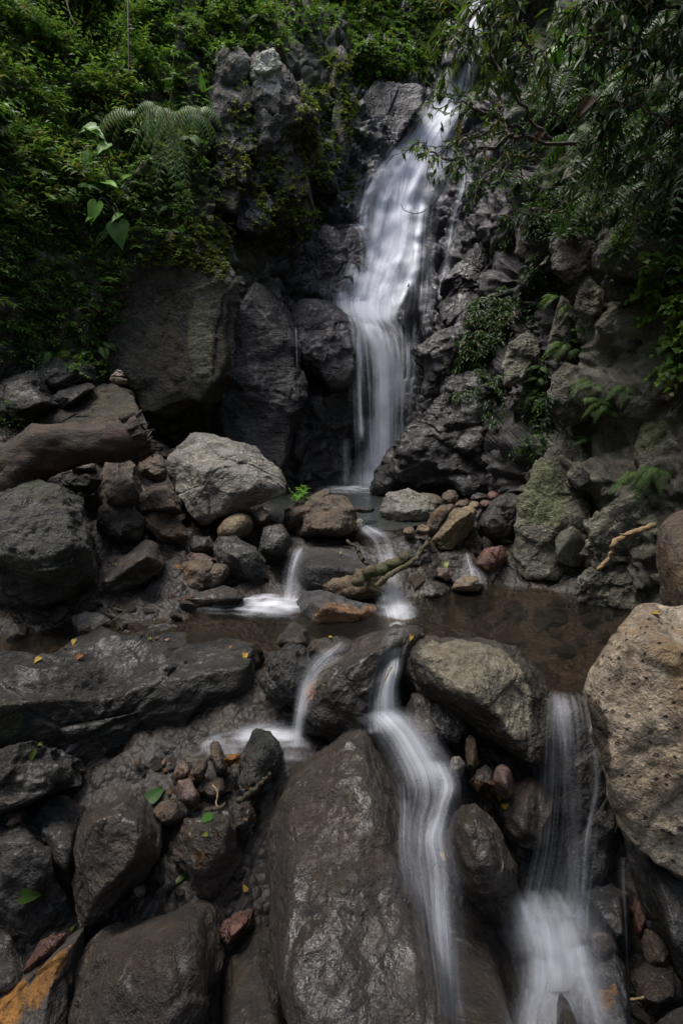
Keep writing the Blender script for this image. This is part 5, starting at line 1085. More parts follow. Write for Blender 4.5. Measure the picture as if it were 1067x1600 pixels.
def sprig_cloud(mb, root, nrm, n_tw, L, lf, wd, k_leaf=9, droop=.5, tint=(0, 1), stem=True, spread=1.0, up=.6, jit=.3):
    """a leafy clump: twigs fanning out of one root, leaves along each"""
    base = unit(nrm + up * UP)
    for _ in range(n_tw):
        d = unit(base + spread * rng.normal(size=3) * .6)
        l = L * rng.uniform(.5, 1.15); tt = np.linspace(.2, 1, k_leaf)
        P = root + np.outer(tt, d * l) - np.outer(tt ** 2, UP) * l * droop * .6
        side = unit(np.cross(d, UP + .01)); sg = np.where(np.arange(k_leaf) % 2, 1, -1)[:, None]
        dv = unit(d * .6 + sg * side * .9 - UP * droop * .6 + rng.normal(size=(k_leaf, 3)) * jit)
        nn = unit(UP + nrm * .4 + rng.normal(size=(k_leaf, 3)) * .35)
        sc = rng.uniform(.6, 1.2, k_leaf) * (1.15 - .5 * tt)
        V, T = leaves_geo(P, dv, nn, lf * sc, wd * sc)
        tn = np.clip(rng.uniform(*tint) + rng.normal(size=k_leaf) * .15, 0, 1)
        mb.add(V, (), T, np.repeat(tn, 5))
    return mb
def frond(mb, root, d, L, pin, pw, n=16, arch=.5, tint=.5, hang=.25):
    """one fern frond: midrib with paired leaflets"""
    d = unit(d); tt = np.linspace(0, 1, n)
    P = root + np.outer(tt * L, d) - np.outer(tt ** 2 * L * arch, UP)
    T_ = unit(np.gradient(P, axis=0)); side = unit(np.cross(T_, UP + np.array([.01, .02, 0])))
    sc = np.sin(np.pi * np.clip(tt * .9 + .12, 0, 1)) ** .7
    nn = unit(np.cross(side, T_))
    for sg in (-1, 1):
        V, T = leaves_geo(P[1:], unit(sg * side + .5 * T_ - hang * UP)[1:], nn[1:], (pin * sc)[1:], (pw * (.5 + .5 * sc))[1:], .1, .25)
        mb.add(V, (), T, np.clip(tint + rng.normal() * .1, 0, 1))
    V, Q, T = tube(P[::3], np.linspace(.004, .0015, len(P[::3])), 4); mb.add(V, Q, T, .2)

def scatter(zone, n, fn, wall=True):
    k = 0
    while k < n:
        px, py = rand_in(zone)
        h, nr = hit(px, py, rocks=True, wall=wall); fn(h, nr, px, py); k += 1

# the green mass on the left wall: small leaves nobody could count
Z_LEFT = [(-140, -80), (345, -80), (345, 70), (322, 110), (335, 190), (325, 300), (300, 350), (270, 375), (215, 395), (190, 430), (188, 510), (160, 560), (120, 585), (60, 565), (-140, 570)]
Z_BAND = [(330, -80), (720, -80), (722, 20), (690, 60), (680, 105), (620, 118), (560, 140), (545, 60), (470, 60), (440, 80), (400, 75), (345, 80)]
mb = MB()
scatter(Z_LEFT, 1900, lambda h, n, x, y: sprig_cloud(mb, h, n, 3, rng.uniform(.12, .30), rng.choice([.04, .055, .065, .085, .11]), rng.choice([.02, .03, .045]), 9, rng.uniform(.3, .9), (.0, .9)))
under = mb.build('undergrowth', M['leaf_under']); set_tags(under, 'dense small-leaved green undergrowth covering the left wall', None, None, 'stuff')
mb = MB()
scatter(Z_BAND, 620, lambda h, n, x, y: sprig_cloud(mb, h, n, 3, rng.uniform(.10, .26), .075, .04, 8, .6, (.1, .9)))
scatter([(545, -10), (715, -20), (720, 40), (690, 90), (600, 118), (550, 100)], 420, lambda h, n, x, y: sprig_cloud(mb, h, n, 3, rng.uniform(.08, .2), .08, .055, 7, .9, (.3, 1)))
o = mb.build('ivy_undergrowth', M['leaf_under']); set_tags(o, 'ivy and small plants hanging over the rock above the waterfall', None, None, 'stuff')
mb = MB()
for z, n in (([(468, 130), (520, 130), (530, 250), (510, 300), (470, 290)], 170), ([(470, 60), (545, 90), (550, 215), (540, 230), (520, 120)], 80), ([(395, 250), (440, 240), (470, 300), (475, 370), (420, 400), (395, 350)], 120), ([(380, 120), (400, 180), (400, 290), (380, 300), (330, 330), (335, 260)], 60), ([(470, 330), (500, 310), (500, 360), (475, 370)], 26), ([(330, 330), (365, 340), (350, 440), (300, 420), (220, 410), (270, 365)], 200), ([(545, 260), (530, 300), (540, 330), (560, 300)], 26), ([(600, 70), (690, 100), (640, 118), (570, 140), (545, 190), (540, 150)], 110)):
    scatter(z, n, lambda h, nn, x, y: sprig_cloud(mb, h, nn, 3, rng.uniform(.05, .13), .045, .03, 7, .7, (.3, 1)))
o = mb.build('moss_cover', M['leaf_lime']); set_tags(o, 'yellow-green mossy ground cover in the cracks of the wall', None, None, 'stuff')
# right wall ground cover
mb = MB()
Z_R = [(800, 330), (870, 300), (960, 330), (930, 350), (880, 380), (830, 360)]
for z, n in ((Z_R, 150), ([(800, 120), (1200, 60), (1200, 340), (1000, 340), (880, 310), (790, 300)], 420), ([(830, 400), (850, 420), (840, 500), (810, 480)], 50), ([(830, 580), (860, 560), (860, 700), (820, 720)], 60)):
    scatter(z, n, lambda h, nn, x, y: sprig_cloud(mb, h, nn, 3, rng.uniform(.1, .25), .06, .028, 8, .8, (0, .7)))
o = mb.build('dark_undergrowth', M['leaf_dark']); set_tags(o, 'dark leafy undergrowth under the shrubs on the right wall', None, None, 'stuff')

# single plants
def plant(name, label, cat, root, mb, mat, group=None, stem=None, stem_mat='stem'):
    if stem is None:
        o = mb.build(name, M[mat], None, root); return set_tags(o, label, cat, group)
    e = empty(name, root); set_tags(e, label, cat, group)
    mb.build('foliage', M[mat], e, root); stem.build('stem', M[stem_mat], e, root)
    return e
def fern_mesh(n, L, pin, arch, seed, mat='leaf_fern', pr=.2):
    mb = MB(); z = np.zeros(3)
    for k in range(n):
        a = rng.uniform(-1.3, 1.3); frond(mb, z, np.array([math.sin(a), -math.cos(a) * .9, rng.uniform(.1, 1.0)]), L * rng.uniform(.7, 1.15), pin, pin * pr, 16, arch * rng.uniform(.7, 1.3), rng.uniform(.2, .9))
    V, F, a = mb.arrays()
    return mesh_data('fern', V, F, M[mat], {'tint': a})
ferns = [fern_mesh(7, .42, .10, .8, 1), fern_mesh(8, .5, .12, 1.0, 2), fern_mesh(6, .34, .08, .6, 3)]
def copies(meshes, name, label, cat, group, zone, n, s0, s1, out=.05):
    for _ in range(n):
        px, py = rand_in(zone); h, nn = hit(px, py)
        o = bpy.data.objects.new(name, meshes[rng.integers(len(meshes))]); COL.objects.link(o)
        o.location = h + nn * out; o.rotation_euler = (0, 0, rng.normal() * .5 + math.atan2(nn[0], -nn[1]) * .6)
        s = rng.uniform(s0, s1); o.scale = (s, s, s); set_tags(o, label, cat, group)
copies(ferns, 'fern', 'green fern growing out of the undergrowth on the left wall', 'fern', 'ferns in the left undergrowth', Z_LEFT, 26, .5, .95)
copies(ferns, 'fern', 'small fern on the rock between the pillars and the fall', 'fern', 'ferns above the fall', Z_BAND, 14, .6, 1.0)
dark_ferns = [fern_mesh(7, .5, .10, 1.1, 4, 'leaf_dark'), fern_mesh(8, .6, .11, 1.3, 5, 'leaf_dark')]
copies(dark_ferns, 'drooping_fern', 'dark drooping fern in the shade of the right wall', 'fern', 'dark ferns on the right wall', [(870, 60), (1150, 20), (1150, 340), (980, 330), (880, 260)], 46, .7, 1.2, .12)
small_ferns = [fern_mesh(7, .24, .05, .8, 6, pr=.13), fern_mesh(6, .19, .042, .6, 7, pr=.13)]
for lab, z, n in (('little fern rooted in the crack of the lichened right wall', [(925, 600), (1000, 610), (990, 660), (950, 720), (915, 690)], 7), ('little fern in the mossy strip beside the pale rib', [(835, 560), (865, 590), (860, 640), (835, 640)], 6), ('tiny fern in the pale wall above the layered ledges', [(985, 728), (1030, 720), (1030, 745), (990, 755)], 4), ('little fern between the boulders high on the right wall', [(870, 440), (900, 520), (900, 560), (865, 540)], 8)):
    copies(small_ferns, 'little_fern', lab, 'fern', lab.replace('little fern', 'ferns').replace('tiny fern', 'tiny ferns'), z, n, .7, 1.3, .03)

# shrubs of the left wall
shr = []
for k in range(4):
    mb = MB(); sprig_cloud(mb, np.zeros(3), np.array([0, -1., .3]), 26, rng.uniform(.4, .6), (.07, .10, .12, .085)[k], (.026, .05, .034, .03)[k], 11, .45, (.1, 1.0))
    V, F, a = mb.arrays(); me = mesh_data('shrub', V, F, M[('leaf_under', 'leaf_light', 'leaf_light', 'leaf_under')[k]], {'tint': a}); shr.append(me)
copies(shr, 'shrub', 'leafy green shrub leaning out of the left wall', 'shrub', 'shrubs on the left wall', [(-120, -60), (330, -60), (330, 80), (250, 160), (160, 330), (60, 420), (-120, 450)], 46, .7, 1.3)
copies(shr, 'shrub', 'leafy shrub on the ledge above the pillars', 'shrub', 'shrubs above the pillars', [(330, -60), (520, -60), (500, 40), (350, 70)], 10, .6, 1.0)

# the hanging clump of long pinnate leaves
root = at(262, 178, 7.25)
e = empty('hanging_fern', root); set_tags(e, 'big pale green fern clump arching and hanging from the left wall', 'fern')
for k in range(28):
    mb = MB(); a = rng.uniform(-1.5, 1.3)
    frond(mb, root + np.array([rng.uniform(-.45, .45), 0, rng.uniform(-.05, .06)]), np.array([math.sin(a) * .9, -.6, rng.uniform(-.3, .55)]), rng.uniform(.4, .68), .13, .02, 17, rng.uniform(1.1, 1.8), rng.uniform(.3, 1), 1.0)
    mb.build('frond', M['leaf_fern'], e, root)
root = at(275, 205, 7.2)
e = empty('hanging_fern', root); set_tags(e, 'narrow tail of half-dry fern fronds hanging under the big fern clump', 'fern')
for k in range(7):
    mb = MB(); frond(mb, root + rng.normal(size=3) * .04, np.array([rng.uniform(-.3, .2), -.35, -.35]), rng.uniform(.45, .7), .11, .022, 14, 1.0, rng.uniform(.5, 1)); mb.build('frond', M['leaf_fern'], e, root)

def heart_leaf(L, W):
    """broad heart-shaped blade with a drip tip, in its own plane (x along, y across)"""
    t = np.linspace(0, 1, 9); w = W * np.array([.30, .46, .5, .46, .38, .28, .18, .08, 0.0]); x = L * np.array([-.14, -.02, .12, .28, .44, .6, .74, .88, 1.0])
    V = []
    for i in range(9):
        for s in (-1, -.5, 0, .5, 1):
            xx = x[i] if (i or s) else 0.0
            V.append((xx, s * w[i], .10 * W * abs(s) - .22 * L * max(x[i] / L, 0) ** 2 + .02 * W * math.sin(i * 2.1 + s * 3)))
    return np.array(V), grid_faces(9, 5)
def broad_plant(name, label, root, items, mat='leaf_broad', cat='plant'):
    """items: leaf base (px, py, depth), tip (px, py, depth), width ratio, tint"""
    e = empty(name, root); set_tags(e, label, cat)
    for (b, t_, wr, ti) in items:
        B = at(*b); Tp = at(*t_); d = Tp - B; L = np.linalg.norm(d); d = d / L
        nrm = unit(np.array([.1, -.75, .8]) + rng.normal(size=3) * .15); s = unit(np.cross(nrm, d)); u = np.cross(d, s)
        V, Q = heart_leaf(L, L * wr)
        W = B + V[:, :1] * d + V[:, 1:2] * s + V[:, 2:3] * u
        mb = MB(); mb.add(W, Q, (), ti); mb.build('leaf', M[mat], e, root)
        sm = MB(); mid = (np.array(root) + B) / 2 + np.array([0, -.05, .08]); sm.tube(spline([root, mid, B], 8), np.linspace(.008, .004, 8), 5, 0, .4); sm.build('stalk', M['stem'], e, root)
broad_plant('taro_plant', 'elephant-ear plant with heart-shaped leaves standing out from the left wall', at(180, 290, 7.0), [((150, 198, 6.9), (122, 203, 6.8), .75, .5), ((168, 226, 6.85), (150, 238, 6.75), .9, .6), ((140, 240, 6.9), (130, 262, 6.85), .9, .3), ((165, 285, 6.75), (184, 288, 6.65), .7, 1.0), ((192, 280, 6.8), (205, 270, 6.75), .7, .9), ((140, 200, 6.9), (165, 212, 6.8), .6, .5)])
broad_plant('taro_plant', 'low elephant-ear plant with one dark hanging leaf near the bare rock', at(178, 330, 6.95), [((152, 318, 6.8), (140, 350, 6.75), .75, .6), ((185, 350, 6.75), (190, 388, 6.7), .95, .0), ((188, 335, 6.8), (172, 345, 6.7), .6, .9), ((145, 338, 6.8), (132, 345, 6.75), .6, .8)])
broad_plant('broad_leaf_plant', 'plant with a few bright upright blades beside the fern clump', at(320, 150, 7.6), [((318, 140, 7.5), (312, 110, 7.45), .4, .8), ((322, 142, 7.5), (332, 132, 7.4), .5, .6), ((310, 150, 7.5), (302, 145, 7.4), .6, .4), ((330, 160, 7.5), (316, 150, 7.4), .5, .5)])
broad_plant('broad_leaf_plant', 'large bright banana-like leaves among the branches at the upper right', at(870, 110, 5.6), [((850, 90, 5.5), (905, 40, 5.4), .45, .9), ((840, 95, 5.5), (815, 30, 5.4), .35, .4), ((880, 100, 5.5), (935, 70, 5.4), .4, .3), ((900, 100, 5.5), (945, 120, 5.4), .5, .1), ((865, 95, 5.5), (880, 20, 5.45), .4, .7)])

# creeping plant with round leaves at the right edge, hanging plants on the black rock
def leafy(name, label, zone, n, L, lf, wd, mat, cat='plant', out=.05, droop=.9, k=7, tw=3, tint=(0, 1), up=.3):
    mb = MB(); roots = []
    def f(h, nn, x, y): sprig_cloud(mb, h + nn * out, nn, tw, rng.uniform(.6, 1.2) * L, lf, wd, k, droop, tint, up=up); roots.append(h)
    scatter(zone, n, f); r = np.mean(roots, axis=0)
    return plant(name, label, cat, r, mb, mat)
leafy('creeper', 'round-leaved creeper hanging down the right edge of the wall', [(1020, 385), (1140, 380), (1140, 620), (1060, 600), (1030, 500), (1008, 500)], 60, .22, .095, .085, 'leaf_under', droop=.8, tint=(.3, .9))
leafy('hanging_plant', 'dark hanging plant draped over the wet black rock', [(742, 470), (800, 445), (808, 500), (760, 560), (705, 590), (715, 540)], 150, .22, .10, .03, 'leaf_dark', droop=1.6, tint=(.1, 1), k=9)
leafy('hanging_plant', 'small dark plant below the draped one on the glossy cone', [(740, 580), (790, 590), (780, 680), (745, 640), (700, 620)], 30, .14, .08, .028, 'leaf_dark', droop=1.5, tint=(.1, .9))
leafy('moss_tuft', 'bright green moss tuft beside the cairn boulder', [(140, 572), (165, 562), (180, 580), (172, 592), (150, 590)], 40, .09, .03, .014, 'leaf_lime', droop=.2, tint=(.2, .9), up=1.0)
leafy('moss_tuft', 'green moss tuft on the wide dark boulder of the left bank', [(95, 560), (135, 556), (130, 572), (100, 570)], 26, .09, .03, .014, 'leaf_lime', droop=.2, tint=(0, .7), up=1.0)
leafy('grass_tuft', 'thin grass tuft between the boulders at the far left', [(0, 640), (30, 625), (50, 645), (10, 665)], 14, .10, .06, .01, 'leaf_shrub', droop=.3, up=1.0)
leafy('water_plant', 'small bright green plant at the edge of the plunge pool', [(458, 780), (478, 778), (478, 786), (460, 786)], 12, .12, .09, .02, 'leaf_broad', droop=.3, up=1.2, tint=(.4, 1))
leafy('small_plant', 'small leafy plant on the overhanging boulder of the right wall', [(960, 378), (980, 375), (980, 395), (962, 392)], 7, .12, .07, .03, 'leaf_under', droop=.5, up=.9)

# shrubs overhanging from the right: branches with their twigs, and leaves
def branch_shrub(name, label, limbs, lf, wd, mat, n_tw, tw_len, k=9, tint=(.1, 1), droop=.8, r0=.016):
    st = MB(); fo = MB(); root = at(*limbs[0][0])
    for pts in limbs:
        P = spline(np.array([at(*p) for p in pts]), 26); P = P + rng.normal(size=P.shape) * .012
        st.tube(P, np.linspace(r0, r0 * .25, 26), 6, .08)
        for _ in range(n_tw):
            i = int(rng.integers(5, 26)); d = unit(unit(P[min(i + 1, 25)] - P[i - 1]) + rng.normal(size=3) * .75)
            l = tw_len * rng.uniform(.4, 1.2); tt = np.linspace(0, 1, 7)
            Q = P[i] + np.outer(tt * l, d) - np.outer(tt ** 2 * l * .3, UP) + rng.normal(size=(7, 3)) * .01
            st.tube(Q, np.linspace(.005, .002, 7), 4)
            kk = k; t2 = rng.uniform(.25, 1.05, kk); pos = np.stack([np.interp(t2, tt, Q[:, c]) for c in range(3)], -1)
            dv = unit(d * .5 + rng.normal(size=(kk, 3)) * .6 - UP * droop * .7); nn = unit(UP + rng.normal(size=(kk, 3)) * .5)
            sc = rng.uniform(.55, 1.2, kk); V, T = leaves_geo(pos, dv, nn, lf * sc, wd * sc)
            fo.add(V, (), T, np.repeat(np.clip(rng.uniform(*tint) + rng.normal(size=kk) * .15, 0, 1), 5))
    e = empty(name, root); set_tags(e, label, 'shrub')
    st.build('branch', M['twig'], e, root); fo.build('foliage', M[mat], e, root)
    return e
branch_shrub('shrub', 'slender leafy shrub reaching across the top of the fall', [[(905, 225, 5.4), (850, 222, 5.3), (800, 212, 5.2), (760, 205, 5.2), (715, 225, 5.1), (690, 230, 5.1)], [(860, 222, 5.3), (810, 160, 5.2), (780, 110, 5.1), (745, 60, 5.1), (700, 20, 5.0)], [(830, 220, 5.3), (790, 190, 5.1), (745, 170, 5.0), (700, 150, 5.0)], [(800, 212, 5.2), (740, 240, 5.1), (700, 250, 5.0), (655, 225, 5.0)], [(880, 200, 5.3), (850, 130, 5.2), (820, 60, 5.1), (790, -20, 5.0)]], .085, .026, 'leaf_shrub', 18, .26, 7, (.1, 1))
branch_shrub('shrub', 'taller shrub with long leaves hanging in from the top edge', [[(920, -60, 4.9), (860, -20, 4.8), (800, 20, 4.8), (750, 60, 4.7)], [(960, -60, 4.9), (900, 20, 4.7), (850, 80, 4.7), (800, 110, 4.7)], [(860, -80, 4.9), (790, -20, 4.8), (740, 20, 4.7), (715, 70, 4.7)]], .12, .032, 'leaf_shrub', 22, .3, 7, (0, .9), 1.0)
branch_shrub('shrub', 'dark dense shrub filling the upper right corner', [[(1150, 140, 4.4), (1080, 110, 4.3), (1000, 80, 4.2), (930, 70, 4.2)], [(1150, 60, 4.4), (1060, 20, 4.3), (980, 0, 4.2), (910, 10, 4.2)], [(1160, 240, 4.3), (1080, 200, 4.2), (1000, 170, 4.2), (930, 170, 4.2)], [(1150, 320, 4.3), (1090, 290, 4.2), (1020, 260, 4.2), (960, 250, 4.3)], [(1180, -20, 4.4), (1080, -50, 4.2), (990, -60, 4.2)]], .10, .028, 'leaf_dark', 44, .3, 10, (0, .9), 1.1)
branch_shrub('shrub', 'thin yellowing shrub hanging over the boulders of the right wall', [[(1100, 330, 4.5), (1050, 290, 4.4), (1000, 300, 4.4), (950, 310, 4.5)], [(1100, 300, 4.5), (1040, 330, 4.4), (990, 345, 4.4)], [(1000, 240, 4.6), (940, 290, 4.6), (890, 300, 4.7)]], .07, .02, 'leaf_shrub', 16, .22, 6, (.3, 1), 1.0, .01)
branch_shrub('shrub', 'bare-twigged low shrub beside the wet cliff right of the fall', [[(900, 330, 6.3), (850, 300, 6.2), (800, 270, 6.2), (760, 260, 6.2)], [(880, 330, 6.4), (820, 330, 6.2), (790, 350, 6.2)], [(850, 250, 6.2), (790, 240, 6.1), (740, 300, 6.1)]], .07, .026, 'leaf_dark', 22, .25, 8, (.2, 1), .8, .01)
# hanging stems on the left
for lab, a in (('thin bare vine hanging beside the leafy corner at the top left', [(100, -20, 7.0), (108, 15, 6.95), (118, 40, 6.9)]), ('thin pale vine hanging above the fern clump', [(200, -20, 7.6), (201, 60, 7.4), (202, 120, 7.3)])):
    mb = MB(); P = spline(np.array([at(*p) for p in a]), 14); mb.tube(P, np.linspace(.012, .006, 14), 5); set_tags(mb.build('vine', M['twig'], None, P[0]), lab, 'vine')

# ------------------------------------------------------------------ driftwood, branches, fallen leaves
pts = [(-80, 870, 4.4), (-35, 808, 4.45), (0, 758, 4.45), (35, 724, 4.5), (75, 703, 4.55), (115, 694, 4.6), (160, 691, 4.68), (200, 686, 4.75), (222, 678, 4.8)]
P = spline(np.array([at(*p) for p in pts]), 70)
rad = np.interp(np.linspace(0, 1, 70), [0, .25, .5, .75, .92, 1], [.25, .24, .19, .16, .175, .19])
V, Q, T = tube(P, rad, 40)
n = V - np.concatenate([np.repeat(P, 40, 0), P[:1], P[-1:]])
V = V + n * (.28 * fbm(V * [3.5, 3.5, 6], 5) + .12 * facet(V * [4, 4, 9])[0])[:, None]
root = P[20]
log = empty('driftwood_log', root); set_tags(log, 'thick rotten curved log lying across the left bank stones', 'log')
mesh_obj('trunk', V, [Q, T], M['log'], None, None, log, root)
mb = MB()
for k in range(70):
    a = rng.uniform(0, 6.28); r = .19 * math.sqrt(rng.random()); d = unit(P[-1] - P[-4]); s = unit(np.cross(d, UP)); u = np.cross(s, d)
    b = P[-2] + s * r * math.cos(a) + u * r * math.sin(a)
    w_ = rng.uniform(.4, 1.8); mb.tube(np.array([b - d * .1, b + d * rng.uniform(.0, .03), b + d * rng.uniform(.02, .08) * rng.uniform(.3, 1.2) + rng.normal(size=3) * .035]), [.022 * w_, .016 * w_, .004], 5, .3)
mb.build('broken_end', M['log_end'], log, root)

def stick(name, label, pts, r0, r1, mat, cat='branch', wob=.12, sub=()):
    mb = MB(); P = spline(np.array([at(*p) for p in pts]), 24); P = P + rng.normal(size=P.shape) * r0 * .25
    mb.tube(P, np.interp(np.linspace(0, 1, 24), [0, .5, 1], [r0, (r0 + r1) / 2 * 1.1, r1]), 10, wob)
    o = mb.build(name, M[mat], None, P[12]); set_tags(o, label, cat)
    for q in sub:
        m2 = MB(); P2 = spline(np.array([at(*p) for p in q]), 12); m2.tube(P2, np.linspace(r1 * 1.1, r1 * .3, 12), 6, wob); m2.build('side_twig', M[mat], o, P[12])
    return o
stick('branch', 'thick mossy broken branch lying over the middle stones', [(555, 908, 4.25), (580, 895, 4.28), (605, 885, 4.3), (635, 868, 4.35)], .045, .04, 'branch_moss')
stick('branch', 'thin grey-barked branch leaning under the mossy one', [(588, 918, 4.2), (610, 898, 4.22), (640, 880, 4.3), (655, 865, 4.35), (667, 847, 4.4)], .022, .016, 'branch_moss', sub=[[(600, 903, 4.2), (590, 915, 4.15), (600, 925, 4.15)]])
stick('branch', 'dark forked twig sticking up left of the mossy branch', [(590, 893, 4.3), (572, 878, 4.3), (562, 868, 4.32), (558, 856, 4.35), (543, 846, 4.38)], .018, .012, 'twig')
stick('root', 'pale crooked root hanging on the right wall above the pool', [(1022, 822, 4.05), (1000, 827, 4.05), (985, 834, 4.05), (963, 845, 4.03), (957, 855, 4.02), (955, 868, 4.02), (944, 880, 4.02), (932, 890, 4.03)], .022, .014, 'root', 'root', sub=[[(985, 834, 4.05), (975, 836, 4.0), (968, 834, 4.0)]])
stick('twig', 'dark twig lying against the long wet boulder', [(370, 1254, 2.26), (390, 1240, 2.24), (410, 1222, 2.24), (424, 1208, 2.24)], .012, .007, 'twig', 'twig')
stick('twig', 'short dark twig above the shiny dark leaf', [(322, 1266, 2.22), (338, 1263, 2.2), (352, 1257, 2.2)], .009, .006, 'twig', 'twig')
stick('twig', 'curved pale rootlet in the wet gravel', [(332, 1226, 2.42), (340, 1238, 2.38), (338, 1256, 2.34), (345, 1264, 2.3)], .004, .003, 'root', 'twig')
stick('twig', 'thin pale twig caught at the bottom right', [(985, 1562, 2.0), (1000, 1560, 1.98), (1022, 1554, 1.97)], .005, .004, 'root', 'twig')
stick('twig', 'yellow grass stalk caught in the lower cascade', [(612, 1042, 2.75), (605, 1055, 2.7), (599, 1068, 2.68)], .004, .003, 'root', 'twig')
for k, q in enumerate([[(165, 958, 3.85), (185, 965, 3.8), (206, 972, 3.75)], [(170, 952, 3.9), (186, 972, 3.78), (182, 985, 3.74)], [(176, 950, 3.9), (196, 955, 3.85), (205, 960, 3.85)], [(168, 976, 3.75), (188, 962, 3.8), (200, 950, 3.86)], [(95, 975, 3.9), (118, 962, 3.9), (135, 958, 3.88)], [(150, 990, 3.7), (170, 1000, 3.65), (190, 1012, 3.6)]]):
    stick('twig', 'thin brown twig caught by the grey stone in the left pool', q, .006, .003, 'twig', 'twig')['group'] = 'twigs caught in the left pool'
stick('twig', 'thin dead stem standing against the wall above the gravel spit', [(808, 758, 6.6), (811, 742, 6.6), (812, 728, 6.62)], .01, .006, 'root', 'twig')
stick('twig', 'thin bare twig bent in front of the waterfall', [(700, 262, 5.05), (690, 300, 5.05), (660, 331, 5.05), (634, 330, 5.05), (626, 318, 5.05)], .005, .002, 'twig', 'twig')

def fallen(label, px, py, size, mat, ti, ang=None, name='fallen_leaf'):
    h, n = hit(px, py); 
    a = rng.uniform(0, 6.3) if ang is None else ang
    v = -ray(px, py); n = unit(n + UP * .4 + .35 * unit(v))
    t_ = unit(np.cross(n, [math.sin(a), .2, math.cos(a)])); s = np.cross(n, t_)
    L = .78 * size * (np.linalg.norm(h - CAMV)) / FPX
    V, Q = heart_leaf(L, L * .62)
    V[:, 2] *= .9
    W = h + n * (.012 + .05 * L) + (V[:, :1] - L * .45) * t_ + V[:, 1:2] * s + V[:, 2:3] * n
    mb = MB(); mb.add(W, Q, (), ti)
    o = mb.build(name, M[mat], None, h); set_tags(o, label, 'leaf')
    m2 = MB(); m2.tube(np.array([h + n * .012 - t_ * L * .4, h + n * .02 - t_ * L * .6, h + n * .012 - t_ * L * .8]), [.0022, .0018, .0015], 4); m2.build('leaf_stalk', M['twig'], o, h)
for lab, x, y, s, m_, ti in (
    ('yellow-green leaf lying on the dark lower face of the huge slab', 48, 1182, 20, 'leaf_fallen_green', .95), ('tiny green leaf above the yellow-green leaf on the slab', 59, 1166, 10, 'leaf_fallen_green', .5),
    ('green pointed leaf on the cracked boulder at the left edge', 48, 1399, 32, 'leaf_fallen_green', .25), ('large folded green leaf in the dark wet gravel', 246, 1241, 40, 'leaf_fallen_green', .1), ('shiny dark green leaf on the olive block', 325, 1278, 32, 'leaf_broad', .1),
    ('small lime leaf fragment on the olive block', 322, 1304, 12, 'leaf_fallen_green', 1.0), ('slim green leaf between the brown boulder and the bottom left boulder', 280, 1380, 20, 'leaf_fallen_green', .3), ('lime green leaf scrap above the orange slab', 117, 1451, 10, 'leaf_fallen_green', .9),
    ('orange leaf on the wet top of the huge slab', 122, 1029, 15, 'leaf_fallen', .0), ('brown leaf in the shallow water at the left of the slab', 83, 1019, 20, 'leaf_fallen_brown', .0), ('yellow leaf scrap on the left end of the slab', 58, 1034, 16, 'leaf_fallen', 1.0), ('yellow leaf at the right end of the slab', 382, 1029, 18, 'leaf_fallen', .9), ('small orange leaf near the right end of the slab', 360, 1014, 9, 'leaf_fallen', .2),
    ('reddish brown leaf at the back edge of the slab', 245, 998, 12, 'leaf_fallen_brown', .0), ('pale dry leaf at the back edge of the slab', 262, 1001, 10, 'leaf_fallen_brown', 1.0), ('small green leaf at the back edge of the slab', 235, 999, 10, 'leaf_fallen_green', .6),
    ('yellow leaf caught in front of the grey pool stone', 116, 1006, 14, 'leaf_fallen', 1.0), ('orange leaf under the egg-shaped stone', 768, 1235, 13, 'leaf_fallen', .3), ('bright yellow leaf right of the two orange leaves', 789, 1262, 17, 'leaf_fallen', .9), ('orange leaf in the wet hollow, left of the yellow leaf', 757, 1264, 12, 'leaf_fallen', .2), ('slim yellow leaf standing by the bright yellow leaf', 783, 1249, 15, 'leaf_fallen', 1.0),
    ('yellow leaf in the left cascade', 525, 1026, 14, 'leaf_fallen', 1.0), ('yellow leaf at the lip of the lower cascade', 641, 999, 12, 'leaf_fallen', .8), ('yellow leaf at the stone behind the left cascade', 516, 997, 10, 'leaf_fallen', 1.0), ('yellow leaf on the edge of the wet brown boulder', 695, 1340, 15, 'leaf_fallen', .7),
    ('pale yellow leaf on the smooth wet slab', 531, 866, 9, 'leaf_fallen_green', 1.0), ('yellow leaves at the foot of the pale-topped stone', 592, 821, 12, 'leaf_fallen', .9), ('brown leaf on the top edge of the lichened boulder', 691, 994, 9, 'leaf_fallen_brown', .2), ('little brown leaf beside the cascade on the lichened boulder', 658, 992, 10, 'leaf_fallen_brown', .1),
    ('yellow-green leaf standing in the rill near the cliff', 697, 886, 16, 'leaf_fallen_green', .9), ('yellow leaf floating at the edge of the pool under the cliff', 1022, 961, 13, 'leaf_fallen', 1.0), ('yellow leaf in the gap beside the long boulder', 383, 1388, 13, 'leaf_fallen', .7), ('orange leaf beside the side cascade foam', 457, 935, 10, 'leaf_fallen', .1),
    ('green leaf on the plank-shaped stone', 673, 843, 9, 'leaf_fallen_green', .1), ('yellow leaf on the brown stone in the rill', 662, 908, 9, 'leaf_fallen', 1.0), ('small pale leaf on the reddish slab in the left pool', 183, 883, 6, 'leaf_fallen_green', .8)):
    fallen(lab, x, y, s, m_, ti)
litter = []
for k in range(4):
    V, Q = heart_leaf(.05, .03); V[:, 2] += .006 * np.sin(V[:, 0] * 90 + k) + .3 * V[:, 1] ** 2 / .03
    litter.append(mesh_data('torn_leaf', V, [Q], M['leaf_fallen_brown'], {'tint': np.full(len(V), (.0, .15, .3, .05)[k])}))
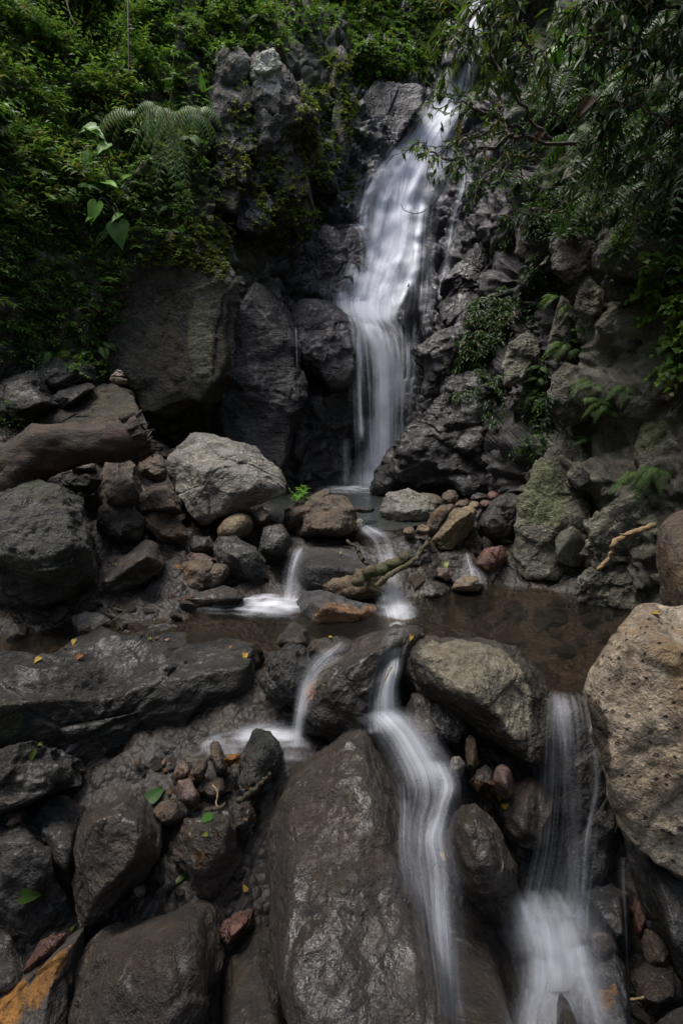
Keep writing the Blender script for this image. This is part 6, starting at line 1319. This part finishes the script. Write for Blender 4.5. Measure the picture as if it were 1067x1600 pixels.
for z, n in (([(210, 1190), (400, 1170), (390, 1400), (260, 1400)], 26), ([(690, 1190), (800, 1190), (790, 1290)], 12), ([(160, 860), (330, 860), (300, 940), (230, 930)], 14), ([(0, 990), (170, 960), (220, 1010), (60, 1040)], 10), ([(640, 830), (780, 850), (760, 920)], 8)):
    for _ in range(n):
        px, py = rand_in(z); h, nn = hit(px, py)
        o = bpy.data.objects.new('torn_leaf', litter[rng.integers(4)]); COL.objects.link(o); o.location = h + nn * .012
        o.rotation_euler = Vector(nn).to_track_quat('Z', 'Y').to_euler(); o.rotation_euler.rotate_axis('Z', rng.random() * 6.3); q = rng.uniform(.5, 1.1); o.scale = (q, q, q)
        set_tags(o, 'small torn brown leaf stuck among the wet stones', 'leaf', 'torn brown leaves among the stones')
for lab, x, y, d, s in (('big curled brown leaf hanging in the dark shrub', 918, 158, 4.15, 26), ('small curled brown leaf hanging below the big curled one', 845, 208, 4.9, 14)):
    c = at(x, y, d); L = s * d / FPX; V, Q = heart_leaf(L, L * .7)
    W = c + V[:, :1] * np.array([-.55, 0, -.83]) + V[:, 1:2] * np.array([.7, -.5, -.4]) + V[:, 2:3] * np.array([.3, -.9, .2]) * 3
    mb = MB(); mb.add(W, Q, (), .1); set_tags(mb.build('dead_leaf', M['leaf_fallen_brown'], None, c), lab, 'leaf')

# ------------------------------------------------------------------ unseen trees added behind the view to shade the near stones
def added_canopy_tree(label, base, limbs, n):
    e = empty('unseen_tree', base); set_tags(e, label, 'unseen_tree')
    st = MB(); cr = MB()
    for k, L in enumerate(limbs):
        P = spline(np.array(L, float), 16); st.tube(P, np.linspace(.26 if k == 0 else .12, .04, 16), 9, .08)
        m = n // len(limbs); i = rng.integers(6, 16, m); pos = P[i] + rng.normal(size=(m, 3)) * [1.3, 1.1, .55]
        V, T = leaves_geo(pos, unit(rng.normal(size=(m, 3)) - UP * .3), unit(UP + rng.normal(size=(m, 3)) * .5), rng.uniform(.22, .42, m), rng.uniform(.12, .2, m))
        cr.add(V, (), T, np.repeat(rng.random(m), 5))
    st.build('trunk', M['twig'], e, base); cr.build('crown', M['leaf_dark'], e, base)
added_canopy_tree('tall tree added behind the view to shade the near stones from the left bank', (-4.6, -1.5, .2), [[(-4.6, -1.5, 0), (-4.2, -1.2, 3), (-3, -.6, 6), (-1.2, .4, 7.6), (.8, 1.0, 8.2)], [(-3.6, -1, 5), (-2.6, .8, 6.6), (-1.4, 1.8, 7)], [(-3.6, -1, 5), (-2.5, -2.2, 7), (-.5, -3, 8), (1.5, -3.6, 8)], [(-3, -.6, 6), (-3.2, .4, 7), (-3, 1, 7)]], 2000)
added_canopy_tree('tall tree added behind the view to shade the near stones from the right bank', (4.8, -1.2, .4), [[(4.8, -1.2, 0), (4.4, -1, 3), (3.4, -.4, 6), (2, .8, 7), (.2, 1.6, 7.2)], [(4, -.8, 4.8), (3.2, .8, 6.4), (2.2, 1.7, 7)], [(3.6, -.6, 5.6), (2.6, -2, 7.4), (.8, -2.4, 8.4)]], 1600)
